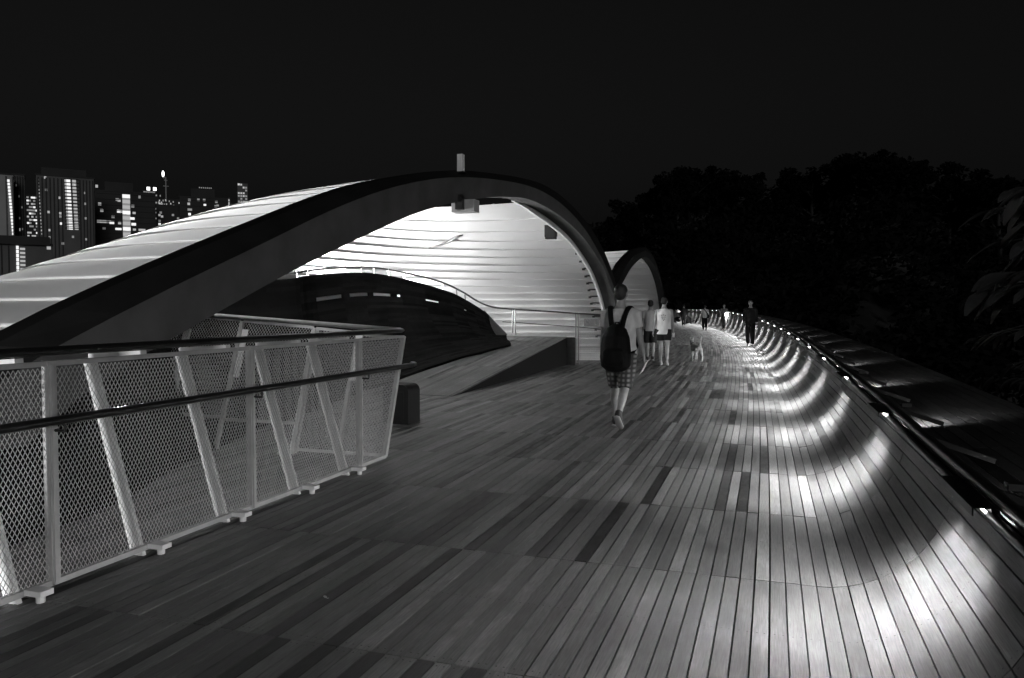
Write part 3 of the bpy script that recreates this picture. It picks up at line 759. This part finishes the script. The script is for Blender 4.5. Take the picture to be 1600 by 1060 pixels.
        for q in range(4):
            o0 = Wr + fd * 0.085 + fw * (0.031 - q * 0.0205); ln_ = (0.072, 0.080, 0.074, 0.058)[q]
            B.tube([o0, o0 + fd * ln_ * 0.45 + inn * 0.006, o0 + fd * ln_ * 0.8 + inn * 0.022, o0 + fd * ln_ * 0.9 + inn * 0.036], [0.0098, 0.0095, 0.0088, 0.0075], 7)
        o0 = Wr + fd * 0.025 + fw * 0.026
        B.tube([o0, o0 + fw * 0.026 + fd * 0.025 + inn * 0.006, o0 + fw * 0.032 + fd * 0.058 + inn * 0.014], [0.014, 0.012, 0.009], 7)
        hands.append(Wr + fd * 0.11 + inn * 0.02)
        if sleeve > 0:
            e_ = S0_ + ud * 0.28 * min(1, sleeve)
            pts = [S0_ + Vector((-sx * 0.06, 0, 0.01)), S0_ + Vector((0, 0, 0.0)), e_]
            rr = [0.072, 0.073, 0.066]
            if sleeve > 1: pts += [E, Wr - fd * 0.03]; rr = [0.072, 0.072, 0.06, 0.055, 0.042]
            S.tube(pts, rr, 12)
    S.tube([(0, 0, hem), (0, 0, hem + 0.08), (0, 0, 1.02), (0, 0.0, 1.18), (0, -0.005, 1.32), (0, -0.01, 1.415), (0, -0.005, 1.462)],
           [(0.192 * k, 0.138 * k), (0.190 * k, 0.137 * k), (0.174 * k, 0.126 * k), (0.178 * k, 0.127 * k), (0.192 * k, 0.128 * k), (0.185, 0.106), (0.082, 0.078)], 18, side=(1, 0, 0))
    for A, a2 in feet:
        pass
    body = voxel(B, vox, 'body', SKIN, t)
    voxel(S, max(vox, 0.012), 'shirt', CL[top], t)
    if bottom: voxel(Bt, max(vox, 0.012), 'trousers' if blen > 1.05 else 'shorts', CL[bottom], t)
    for A, a2 in feet:
        sh = MB(); tilt = max(-0.9, min(0.25, a2 * 0.9))
        rot = Matrix.Rotation(tilt, 3, 'X')
        def s_(y, z, dy=0.0): return A + rot @ Vector((0, y, z))
        sh.tube([s_(-0.065, -0.035), s_(-0.05, -0.03), s_(0.0, -0.025), s_(0.07, -0.045), s_(0.14, -0.052), s_(0.19, -0.058), s_(0.205, -0.062)], [(0.02, 0.03), (0.037, 0.05), (0.042, 0.052), (0.045, 0.036), (0.047, 0.029), (0.036, 0.022), (0.018, 0.012)], 12, side=(1, 0, 0))
        sh.tube([s_(-0.01, -0.03), s_(-0.012, 0.03)], [0.045, 0.042], 12)
        so_ = voxel(sh, 0.009, 'shoe', CL[shoes], t, 1)
        sl = MB(); sl.tube([s_(-0.07, -0.078), s_(-0.055, -0.078), s_(0.07, -0.078), s_(0.15, -0.078), s_(0.205, -0.074)], [(0.02, 0.011), (0.04, 0.012), (0.045, 0.012), (0.049, 0.012), (0.02, 0.010)], 10, side=(1, 0, 0))
        sl.build('sole', CL['shoe'], so_, True)
    if hair:
        Hm = MB(); Hm.ball((0, 0.000, 1.688), (0.083, 0.100, 0.083), 16, 10); Hm.ball((0, -0.035, 1.640), (0.077, 0.070, 0.075), 14, 10)
        Hm.ball((0, 0.055, 1.728), (0.06, 0.05, 0.035), 12, 8)
        voxel(Hm, 0.010, 'hair', HAIR, t)
    zmin = min(A.z for A, _ in feet) - 0.088
    t.location = Vector(loc) - Vector((0, 0, zmin * height / 1.75 - 0.004))
    return t, hands
def fl(px, py): return on_z(px, py, 0.0)

def strap(mb, pts, w=0.05, t=0.012):
    mb.tube(catmull(pts, 5), [(w / 2, t / 2)] * ((len(pts) - 1) * 5 + 1), 8, side=(1, 0, 0))
# 1 man with the backpack
p1_, h1 = person('man in grey t-shirt and plaid shorts walking away with a large black backpack', fl(969, 668), R(-4), 1.75,
                 legs=((0.20, 0.10), (-0.30, 0.50)), arms=((-0.05, 0.10, 0.12), (0.10, 0.16, 0.25)), top='grey', sleeve=0.62, bottom='plaid', blen=1.0, shoes='shoed', vox=0.009, hem=0.88, bulk=1.1, skirt=0.9)
bpk = thing('backpack', 'large black backpack worn by the man in plaid shorts', 'backpack', p1_.location, p1_.rotation_euler.z, world=False)
b = MB()
b.tube([(0, -0.20, 0.74), (0, -0.225, 0.78), (0, -0.235, 0.88), (0, -0.235, 1.0), (0, -0.225, 1.12), (0, -0.20, 1.22), (0, -0.18, 1.265)], [(0.14, 0.08), (0.185, 0.115), (0.195, 0.13), (0.185, 0.125), (0.17, 0.115), (0.125, 0.08), (0.06, 0.045)], 20, side=(1, 0, 0))
voxel(b, 0.010, 'bag', CL['pack'], bpk)
b = MB(); b.tube([(0, -0.335, 0.78), (0, -0.355, 0.84), (0, -0.350, 0.96), (0, -0.325, 1.01)], [(0.10, 0.02), (0.135, 0.03), (0.13, 0.03), (0.09, 0.02)], 16, side=(1, 0, 0)); voxel(b, 0.010, 'front_pocket', CL['pack'], bpk)
for sx in (-1, 1):
    b = MB(); strap(b, [(sx * 0.060, -0.18, 1.22), (sx * 0.085, -0.150, 1.36), (sx * 0.115, -0.06, 1.483), (sx * 0.125, 0.03, 1.475), (sx * 0.135, 0.115, 1.38), (sx * 0.14, 0.14, 1.22), (sx * 0.17, 0.09, 1.02), (sx * 0.175, -0.12, 0.93)], 0.065, 0.016)
    b.build('shoulder_strap', CL['pack'], bpk, True)
b = MB(); b.tube([(-0.03, -0.17, 1.26), (-0.02, -0.16, 1.30), (0.02, -0.16, 1.30), (0.03, -0.17, 1.26)], 0.008, 6); b.build('grab_loop', CL['pack'], bpk)
hw = p1_.matrix_basis @ Vector(h1[1]) if False else Matrix.LocRotScale(p1_.location, p1_.rotation_euler, p1_.scale) @ Vector(h1[1])
b = MB(); mr = Matrix.Rotation(0.5, 3, 'Y') @ Matrix.Rotation(0.25, 3, 'X')
for i in range(3): b.box(hw + Vector((0.006 * i, 0, -0.06 + 0.006 * i)), (0.004, 0.10, 0.17), mr)
tag(b.build('folded_paper', CL['paper']), 'folded white paper in the right hand of the man with the backpack', 'paper')

# 2 runner in the white vest, 3 hidden companion
p2_, h2 = person('person in white sleeveless top and short black shorts walking a dog', fl(1037, 571), R(2), 1.74,
                 legs=((0.14, 0.12), (-0.12, 0.10)), arms=((-0.05, 0.18, 0.10), (0.10, 0.10, 0.25)), top='white', sleeve=0.0, bottom='black', blen=0.62, shoes='shoe', vox=0.012, hem=0.80, bulk=1.0)
b = MB()
for i, (x, z, w) in enumerate(((-0.045, 1.29, 0.03), (0.0, 1.30, 0.03), (0.045, 1.29, 0.03), (-0.05, 1.245, 0.022), (-0.015, 1.24, 0.03), (0.035, 1.245, 0.035), (-0.03, 1.20, 0.03), (0.02, 1.195, 0.04), (0.0, 1.16, 0.03))):
    b.box((x, -0.137, z), (w, 0.004, 0.022))
b.build('back_print', CL['mid'], p2_)
person('person in pale t-shirt half hidden between the backpack man and the dog walker', fl(1016, 564), R(3), 1.68, legs=((0.12, 0.1), (-0.12, 0.15)), top='grey', sleeve=0.6, bottom='dark', blen=0.9, shoes='shoed', vox=0.014)
# 4 walker in black
person('walker dressed all in black beside the lit timber rim', fl(1172, 541), R(178), 1.78, legs=((0.16, 0.08), (-0.14, 0.2)), arms=((-0.1, 0.12, 0.2), (0.12, 0.12, 0.2)), top='black', sleeve=1.2, bottom='black', blen=1.2, shoes='shoed', vox=0.014)
# 5.. far people
p5_, h5 = person('far person in pale top and dark trousers with a shoulder bag', fl(1101, 516.5), R(6), 1.68, legs=((0.16, 0.1), (-0.16, 0.2)), top='grey', sleeve=0.8, bottom='black', blen=1.2, shoes='shoed', vox=0.016)
sb = thing('shoulder_bag', 'dark shoulder bag worn by the far person in dark trousers', 'bag', p5_.location, p5_.rotation_euler.z, world=False)
b = MB(); b.box((0.22, -0.05, 0.92), (0.09, 0.26, 0.20)); b.build('bag', CL['black'], sb)
b = MB(); strap(b, [(0.20, -0.12, 1.0), (0.10, -0.155, 1.22), (-0.06, -0.125, 1.40), (-0.13, -0.04, 1.47), (-0.10, 0.08, 1.42)], 0.05); b.build('strap', CL['black'], sb)
person('far person in pale top and mid grey trousers near the lit rim', fl(1131, 517.5), R(175), 1.74, legs=((0.2, 0.1), (-0.2, 0.4)), arms=((-0.1, 0.1, 0.2), (0.4, 0.2, 1.9)), top='mid', sleeve=0.5, bottom='mid', blen=1.2, shoes='shoed', vox=0.016)
person('farthest dark person standing in front of the distant lamps', fl(1068, 509), R(5), 1.78, legs=((0.1, 0.1), (-0.1, 0.1)), top='black', sleeve=1.2, bottom='black', blen=1.2, shoes='shoed', vox=0.016)

# dog
dl = fl(1088, 564)
DOG = mat('dog_fur_pale', 0.30, 0.8, 0, 0.25, 9, 0.3, 40)
dog = thing('dog', 'small pale dog with raised tail walking ahead on a leash', 'dog', dl, R(28), world=False)
b = MB()
b.tube([(0, -0.24, 0.36), (0, -0.20, 0.375), (0, -0.06, 0.37), (0, 0.10, 0.355), (0, 0.22, 0.375), (0, 0.27, 0.40)], [(0.05, 0.055), (0.078, 0.085), (0.075, 0.078), (0.09, 0.112), (0.082, 0.10), (0.05, 0.06)], 14, side=(1, 0, 0))
b.tube([(0, 0.22, 0.40), (0, 0.29, 0.46), (0, 0.33, 0.52)], [0.07, 0.058, 0.052], 12)
b.ball((0, 0.35, 0.545), (0.056, 0.068, 0.055), 12, 8)
b.tube([(0, 0.37, 0.535), (0, 0.43, 0.52), (0, 0.465, 0.515)], [0.038, 0.028, 0.020], 10)
for sx in (-1, 1):
    b.tube([(sx * 0.035, 0.33, 0.585), (sx * 0.05, 0.325, 0.635), (sx * 0.055, 0.32, 0.665)], [(0.022, 0.012), (0.016, 0.009), (0.005, 0.004)], 8, side=(1, 0, 0))
    fy = 0.05 * sx
    b.tube([(sx * 0.055, 0.19, 0.33), (sx * 0.058, 0.185 + fy * .4, 0.22), (sx * 0.058, 0.19 + fy, 0.12), (sx * 0.058, 0.185 + fy, 0.03), (sx * 0.058, 0.205 + fy, 0.015)], [0.042, 0.030, 0.022, 0.019, 0.022], 10)
    b.tube([(sx * 0.055, -0.19, 0.35), (sx * 0.060, -0.155 - fy, 0.245), (sx * 0.060, -0.225 - fy, 0.14), (sx * 0.060, -0.215 - fy, 0.03), (sx * 0.060, -0.195 - fy, 0.015)], [0.058, 0.044, 0.024, 0.019, 0.022], 10)
b.tube(catmull([(0, -0.22, 0.40), (0, -0.27, 0.48), (0.01, -0.27, 0.58), (0.02, -0.24, 0.66), (0.03, -0.21, 0.70)], 4), [0.028] * 4 + [0.022] * 4 + [0.024] * 4 + [0.034] * 4 + [0.02], 10)
voxel(b, 0.009, 'body', DOG, dog)
MB().tube([(0.058 * math.cos(a), 0.27 + 0.035 * math.sin(a), 0.455 - 0.045 * math.sin(a)) for a in np.linspace(0, 2 * math.pi, 17)], 0.010, 6).build('collar', CL['black'], dog)
hw2 = Matrix.LocRotScale(p2_.location, p2_.rotation_euler, p2_.scale) @ Vector(h2[1])
nk = Matrix.LocRotScale(dl, dog.rotation_euler, None) @ Vector((0, 0.24, 0.48))
b = MB(); b.tube([hw2.lerp(nk, u) + Vector((0, 0, -0.10 * math.sin(math.pi * u))) for u in np.linspace(0, 1, 9)], 0.004, 5)
tag(b.build('dog_leash', CL['dark']), 'thin dark leash from the walker in white top to the dog', 'leash')
b = MB(); b.box(hw2 + Vector((0.01, 0, -0.015)), (0.05, 0.09, 0.11)); tag(b.build('leash_reel', CL['paper']), 'small white leash handle in the right hand of the dog walker', 'leash handle')

# ------------------------------------------------------------------ valley ground, wooded hill
TREEL = [(850, 352), (920, 345), (960, 338), (1000, 322), (1030, 285), (1055, 262), (1085, 255), (1110, 252), (1140, 258), (1172, 274), (1200, 286), (1232, 270), (1268, 256), (1310, 245), (1350, 226), (1390, 232), (1425, 243), (1470, 266), (1520, 268), (1570, 274), (1640, 268), (1720, 250), (1800, 245)]
tx = [p[0] for p in TREEL]; ty = [p[1] for p in TREEL]
def az_of(px): d = ray(px, 480); return math.atan2(d.x, d.y)
TAZ = [az_of(x) for x in tx]; TEL = [at_dist(x, y, 1.0).z - EYE for x, y in TREEL]
RIDGE = 118.0
def hillz(az, d):
    el = float(np.interp(az, TAZ, TEL)); zr = EYE + el * RIDGE - 12.5
    edge_l = min(1, max(0, (az - az_of(760)) / 0.10)); edge_r = min(1, max(0, (R(100) - az) / 0.4))
    zr = -32 + (zr + 32) * edge_l * edge_r
    u = min(1, max(0, (d - 22) / (RIDGE - 22)))
    z = -32 + (zr + 32) * (u * u * (3 - 2 * u))
    if d > RIDGE: z = zr + (-32 - zr) * min(1, (d - RIDGE) / 260)
    return z
b = MB(); azs = [R(a) for a in np.arange(-180, 181, 3.0)]; ds = [0.5, 12, 22, 32, 42, 52, 62, 72, 82, 92, 102, 112, 118, 130, 160, 220, 300, 420, 900, 2500, 5500]
vs = [(math.sin(a) * d, math.cos(a) * d, hillz(a, d)) for d in ds for a in azs]; k = len(azs)
b.add(vs, [(i * k + j, i * k + j + 1, (i + 1) * k + j + 1, (i + 1) * k + j) for i in range(len(ds) - 1) for j in range(k - 1)])
tag(b.build('hillside', 'ground', None, True), kind='structure')

def leafy(rng, clumps, per, size):
    b = MB()
    for (c, r) in clumps:
        for _ in range(per):
            d = Vector((rng.gauss(0, 1), rng.gauss(0, 1), rng.gauss(0, 1))).normalized() * (r * rng.random() ** 0.33)
            p = Vector(c) + Vector((d.x, d.y, d.z * 0.8)); s = size * rng.uniform(0.6, 1.3)
            u = Vector((rng.gauss(0, 1), rng.gauss(0, 1), rng.gauss(0, 0.6))).normalized(); w = u.orthogonal().normalized() * 0.5
            b.add([p - u * s, p + w * s, p + u * s, p - w * s], [(0, 1, 2, 3)])
    return b
def tree_mesh(seed, h):
    rng = random.Random(seed); tr = MB(); cl = []
    tr.tube([(0, 0, -1.5), (0.1, 0, h * 0.25), (rng.uniform(-.3, .3), rng.uniform(-.3, .3), h * 0.55), (rng.uniform(-.5, .5), 0, h * 0.85)], [0.38, 0.28, 0.19, 0.06], 8)
    for i in range(13):
        a = rng.random() * 6.28; z0 = h * rng.uniform(0.35, 0.7); L = rng.uniform(1.6, 4.2)
        e = Vector((math.cos(a) * L, math.sin(a) * L, min(h * 0.93, z0 + rng.uniform(0.8, 3.4))))
        tr.tube([(0, 0, z0), e * 0.5 + Vector((0, 0, z0 * 0.5 + 0.2)), e], [0.12, 0.08, 0.03], 6)
        cl.append((tuple(e), rng.uniform(1.1, 2.0)))
        for _ in range(2): cl.append((tuple(e + Vector((rng.uniform(-1.4, 1.4), rng.uniform(-1.4, 1.4), rng.uniform(-0.8, 1.0)))), rng.uniform(0.6, 1.2)))
    cl.append(((0, 0, h * 0.9), 1.7))
    return tr.mesh('trunk', 'bark'), leafy(rng, cl, 95, 0.36).mesh('crown', 'leaf')
TM = [tree_mesh(s, 13.0) for s in (3, 11, 23, 37)]
pxs = [935, 975, 1008, 1036, 1060, 1088, 1115, 1145, 1180, 1208, 1238, 1272, 1308, 1345, 1378, 1412, 1446, 1485, 1525, 1565, 1605]
for i, x in enumerate(pxs):
    y = float(np.interp(x, tx, ty)); d = RIDGE + random.uniform(-8, 4)
    top_ = at_dist(x, y - random.uniform(-2, 3), d); a = math.atan2(top_.x, top_.y); g = hillz(a, d)
    H = max(9, min(20, top_.z - g)); sc = H / 13.6
    t = thing('ridge_tree', '%s dark tree from the left along the wooded ridge' % ordinal(i + 1), 'tree', (top_.x, top_.y, g), random.random() * 6.28, 'trees along the ridge', world=False)
    t.scale = (sc * random.uniform(0.9, 1.15), sc * random.uniform(0.9, 1.15), sc)
    m = TM[i % 4]; link('trunk', m[0], t); link('crown', m[1], t)
rng = random.Random(5); cl = []
for _ in range(900):
    a = rng.uniform(az_of(900), az_of(1750)); d = rng.uniform(50, RIDGE + 6)
    z = hillz(a, d); cl.append(((math.sin(a) * d, math.cos(a) * d, z + rng.uniform(1.0, 6.5)), rng.uniform(1.5, 3.4)))
tag(leafy(rng, cl, 34, 0.5).build('hillside_wood', 'leaf'), kind='stuff')

# near tree beyond the ledge with large drooping leaves
nt_ = thing('broadleaf_tree', 'near tree with large drooping leaves at the right picture edge', 'tree', (5.6, 13.2, -9.0), world=True)
MB().tube([(5.6, 13.2, -9), (5.5, 13.1, -3), (5.2, 13.0, 1), (4.9, 12.8, 3.5), (4.6, 12.8, 5.5)], [0.22, 0.18, 0.13, 0.09, 0.05], 8).build('trunk', 'bark', nt_, True)
def big_leaf(base, dirv, L, wd, rng):
    b = MB(); d = Vector(dirv).normalized(); side = d.cross(Vector((0, 0, 1))).normalized(); vs = []
    side = (side + Vector((0, 0, rng.uniform(-0.5, 0.5)))).normalized()
    for i in range(8):
        u = i / 7; p = Vector(base) + d * (L * u) + Vector((0, 0, -0.35 * L * u * u)); w = wd * math.sin(math.pi * min(1, u * 0.93 + 0.05)) ** 0.7
        up = side.cross(d).normalized()
        vs += [p - side * w + up * (w * 0.25), p, p + side * w + up * (w * 0.25)]
    b.add(vs, [(i * 3 + j, i * 3 + j + 1, i * 3 + j + 4, i * 3 + j + 3) for i in range(7) for j in range(2)])
    return b
rng = random.Random(9)
for bi, (bx_, by_) in enumerate(((1535, 335), (1575, 300), (1560, 380), (1580, 430), (1540, 455), (1560, 520), (1520, 530), (1580, 570), (1530, 590), (1590, 350))):
    e = on_lat(bx_, by_, 2.9 + 0.03 * bi)
    s = Vector((5.1, 13.0, e.z + 0.5 - 0.2 * (bi % 3)))
    MB().tube([s, (s + e) / 2 + Vector((0, 0, 0.15)), e], [0.03, 0.02, 0.010], 6).build('branch', 'bark', nt_, True)
    for q in range(11):
        u = rng.uniform(0.0, 0.55); p = e.lerp(s, u)
        dv = Vector((-1.0 + rng.uniform(-0.3, 0.5), rng.uniform(-0.9, 0.1), rng.uniform(-0.7, 0.0)))
        L = rng.uniform(0.38, 0.62) if bi < 5 or bi == 9 else rng.uniform(0.20, 0.36)
        big_leaf(p, dv, L, L * 0.19, rng).build('leaf', 'bigleaf', nt_, True)

# ------------------------------------------------------------------ city towers on the left
def tower(name, label, x0, x1, ytop, dist, parts, m='conc', depth=18.0):
    """facade seen between photo columns x0..x1; parts: list of dicts in photo pixels"""
    a = at_dist((x0 + x1) / 2, ytop, dist); az = math.atan2(a.x, a.y)
    sc = dist / FPX / math.cos(az + YAW) * 1.0             # metres per photo pixel here
    Wd = (x1 - x0) * dist * math.cos(az + YAW) / FPX / math.cos(az + YAW) * 1.0
    pL, pR = at_dist(x0, ytop, dist), at_dist(x1, ytop, dist)
    Wd = (pR - pL).length; base = Vector((a.x, a.y, -40.0)); rz = math.atan2((pR - pL).y, (pR - pL).x)
    t = thing(name, label, 'building', base, rz, 'distant city towers', world=False)
    Ht = a.z + 40.0
    kx = Wd / (x1 - x0)
    def X(px): return (px - (x0 + x1) / 2) * kx
    def Zz(py): return at_dist((x0 + x1) / 2, py, dist).z + 40.0
    b = MB(); b.box((0, depth / 2, Ht / 2), (Wd, depth, Ht)); b.build('wall', m, t)
    b = MB(); b.box((0, depth / 2, Ht + 0.4), (Wd + 1, depth + 1, 0.8)); b.build('roof', 'concd', t)
    return t, X, Zz, kx
wm = {}
def window(t, x, z, w, h, lv, name='window'):
    key = (round(w, 2), round(h, 2), lv)
    if key not in wm:
        wm[key] = MB().box((0, 0, 0), (w, 0.5, h)).mesh('window', WIN[lv] if lv >= 0 else 'glassd')
    o = link(name, wm[key], t); o.location = (x, -0.1, z); return o
def fins(t, X, Zz, cols, y0, y1, w, m):
    for c in cols:
        b = MB(); b.box((X(c), -0.5, (Zz(y0) + Zz(y1)) / 2), (w, 1.0, abs(Zz(y0) - Zz(y1)))); b.build('fin', m, t)
def slabs(t, X, Zz, x0, x1, y0, y1, n, m='concd'):
    for i in range(n):
        y = y0 + (y1 - y0) * i / n; b = MB(); b.box(((X(x0) + X(x1)) / 2, -0.35, Zz(y)), (X(x1) - X(x0), 0.7, 0.5)); b.build('floor_slab', m, t)
rng = random.Random(21)
# a: pale end tower at the left edge
t, X, Zz, kx = tower('residential_tower', 'tall tower at the left picture edge with a pale lit side', -40, 21, 272, 520, None, 'concl')
for i in range(17): window(t, X(13 + i * 0.35), Zz(281 + i * 5.2), 1.1, 1.3, 2)
fins(t, X, Zz, (9, 19.5), 274, 480, 0.6, 'conc')
t, X, Zz, kx = tower('residential_tower', 'dark ribbed tower behind the pale left edge tower', 20, 38, 274, 545, None, 'conc')
fins(t, X, Zz, (23, 27, 31, 35), 276, 480, 0.7, 'concd')
for i in range(5): window(t, X(rng.choice((25, 29, 33))), Zz(290 + i * 17), 1.0, 1.2, 0)
window(t, X(29), Zz(359), 1.6, 1.6, 1)
# b: far glittering office
t, X, Zz, kx = tower('office_tower', 'slim far office tower glittering between two dark towers', 41, 59, 306, 1300, None, 'concd')
for i in range(16):
    for j in range(5):
        if rng.random() < 0.6: window(t, X(43 + j * 3.4), Zz(309 + i * 5.0), 2.6, 2.4, rng.choice((0, 0, 1, 1, 2)))
# c: big tower with a bright stair column
t, X, Zz, kx = tower('residential_tower', 'wide dark tower with a bright column of stair windows', 57, 147, 277, 560, None, 'conc', 26)
b = MB(); b.box((X(100), 12, Zz(270)), (X(136) - X(66), 20, abs(Zz(264) - Zz(277)))); b.build('roof_block', 'concd', t)
fins(t, X, Zz, (60, 66, 72, 78, 84, 90, 96, 124.5, 130, 135, 140, 145), 280, 480, 0.6, 'concd')
for i in range(15):
    y = 282.5 + i * 5.3; dx = i * 0.18
    for x, w, lv in ((102, 0.9, 1), (106.5, 2.1, 2), (114.3, 1.2, 1), (117.0, 1.0, 1)): window(t, X(x + dx), Zz(y), w, 1.6, lv)
slabs(t, X, Zz, 100, 123, 280, 362, 15, 'concd')
for i in range(17): window(t, X(60.5 + i * 0.2), Zz(284 + i * 5.2), 0.5, 1.0, rng.choice((0, 0, 1)))
for x, y, lv in ((71, 280, 1), (72, 299, 0), (75, 333, 1), (76, 361, 1), (92, 310, 1), (93, 334, 1), (93, 339, 0), (94, 350, 2), (131, 300, 0), (132, 317, 0), (133, 340, 0), (133, 373, 0), (96, 381, 1), (112, 370, 0), (76, 372, 0)): window(t, X(x), Zz(y), 1.2, 1.4, lv)
# d: low block in front
t, X, Zz, kx = tower('low_block', 'lower block with flat dark roof in front of the left towers', -30, 82, 382, 420, None, 'conc', 18)
b = MB(); b.box((X(22), 8, Zz(376)), (X(84) - X(-30), 22, abs(Zz(371) - Zz(384)))); b.build('roof_block', 'concd', t)
for i in range(7):
    window(t, X(27), Zz(387 + i * 6.3), 1.0, 1.5, 2); window(t, X(35), Zz(389 + i * 6.3), 2.0, 1.0, 1)
fins(t, X, Zz, (2, 13), 384, 480, 0.4, 'concd')
window(t, X(77), Zz(386), 1.6, 1.4, 1)
# e: office block with lit stair strip
t, X, Zz, kx = tower('office_block', 'dark block with one glowing vertical strip of windows', 149, 243, 301, 640, None, 'concd', 30)
b = MB(); b.box((X(186), 12, Zz(293)), (X(208) - X(164), 18, abs(Zz(286) - Zz(302)))); b.build('roof_block', 'concd', t)
for i in range(13):
    y = 306 + i * 8.5
    window(t, X(197), Zz(y + 1), 5.0, 2.6, 1 if i % 3 else 2, 'stair_window')
    window(t, X(197), Zz(y + 5), 5.0, 1.6, 0, 'stair_window')
slabs(t, X, Zz, 151, 191, 304, 400, 11); slabs(t, X, Zz, 203, 242, 304, 400, 11)
for x, y, lv, w in ((156, 321, 1, 2), (159, 331, 1, 2), (183, 313, 0, 2), (186, 314, 1, 2), (185, 331, 2, 2.2), (189, 331, 1, 2), (155, 348, 1, 3), (161, 348, 1, 4), (168, 348, 0, 4), (174, 349, 2, 3), (186, 349, 1, 2), (162, 358, 0, 2), (184, 358, 2, 4), (207, 322, 0, 2), (209, 332, 1, 2), (206, 341, 2, 3), (208, 350, 2, 3), (209, 358, 1, 2), (219, 358, 1, 3), (223, 358, 1, 3), (176, 340, 0, 2), (152, 294, 1, 1.6), (218, 307, 0, 1.5)): window(t, X(x), Zz(y), w, 2.0, lv)
# f: cluster with mast
t, X, Zz, kx = tower('office_tower', 'distant stepped tower with lit crown left of the mast', 224, 247, 303, 1500, None, 'concd')
for x, y in ((232, 295), (242, 295)):
    b = MB(); b.box((X(x), 2, Zz(y)), (5, 4, 5)); b.build('roof_lamp', ROOFLAMP, t)
    b = MB(); b.box((X(x), 5, (Zz(295) + Zz(304)) / 2), (3, 3, Zz(295) - Zz(304))); b.build('lamp_stand', 'concd', t)
for i in range(12): window(t, X(225.5 + (i % 6) * 3), Zz(300.2 + (i // 6) * 1.5), 2.5, 1.4, 0)
for i in range(30): window(t, X(226 + (i % 6) * 3.6), Zz(307 + (i // 6) * 9 + rng.uniform(-2, 2)), 2.6, 2.6, rng.choice((0, 0, 1)))
t, X, Zz, kx = tower('office_tower', 'distant tower with a tall lattice mast on its roof', 246, 281, 312, 1400, None, 'concd')
b = MB(); b.bar((X(259.5), 3, Zz(313)), (X(259.5), 3, Zz(277)), 1.6, 1.6, (0, 1, 0)); b.bar((X(255), 3, Zz(291)), (X(264), 3, Zz(291)), 1.2, 1.2); b.bar((X(257), 3, Zz(282)), (X(262), 3, Zz(282)), 1.2, 1.2); b.build('mast', 'concl', t)
b = MB(); b.ball((X(255.5), 3, Zz(272)), (2.0, 2.0, 5.2), 10, 8); b.build('beacon', ROOFLAMP, t)
b = MB(); b.bar((X(255.5), 3, Zz(278)), (X(259), 3, Zz(282)), 0.6, 0.6, (0, 1, 0)); b.build('beacon_arm', 'concl', t)
for i in range(40): window(t, X(rng.uniform(247, 280)), Zz(rng.uniform(305 if i < 6 else 314, 330)), 1.6, 2.6, rng.choice((0, 0, 0, 1)))
t, X, Zz, kx = tower('office_block', 'dark block with scattered windows below the lattice mast', 244, 281, 322, 700, None, 'concd')
for x, y, lv in ((249, 337, 1), (253, 339, 1), (249, 351, 2), (249, 346, 0), (270, 336, 0), (251, 333, 0), (278, 341, 0)): window(t, X(x), Zz(y), 1.7, 1.7, lv)
# g
t, X, Zz, kx = tower('office_block', 'dark block with raised centre and few lit windows', 281, 361, 310, 680, None, 'concd', 26)
b = MB(); b.box((X(317), 12, Zz(303)), (X(336) - X(299), 18, abs(Zz(295) - Zz(311)))); b.build('roof_block', 'concd', t)
for i in range(7): window(t, X(312 + i * 3), Zz(294), 0.8, 0.9, 0, 'roof_light')
for x, y, lv in ((295, 320, 1), (296, 314, 0), (295, 329, 0), (298, 329, 0), (296, 336, 2), (295, 344, 2), (320, 321, 2), (319, 313, 0), (336, 329, 1), (339, 330, 1), (337, 322, 0), (340, 321, 0), (313, 336, 1), (310, 313, 0), (338, 315, 0)): window(t, X(x), Zz(y), 1.9, 1.9, lv)
for i in range(3): window(t, X(358), Zz(311 + i * 6), 0.9, 2.8, 1)
slabs(t, X, Zz, 283, 359, 314, 400, 10)
# h
t, X, Zz, kx = tower('office_tower', 'slim isolated tower with lit top floors right of the skyline', 371, 387, 287, 1500, None, 'conc')
for i in range(34):
    y = 289 + (i // 4) * 4.4
    if rng.random() < 0.62: window(t, X(373 + (i % 4) * 3.8), Zz(y), 3.2, 3.2, rng.choice((0, 0, 1)))
window(t, X(373), Zz(288), 3.5, 3, 1); b = MB(); b.box((X(390), 0, Zz(320)), (4, 4, 5)); b.build('side_lamp', WIN[2], t)

finish()
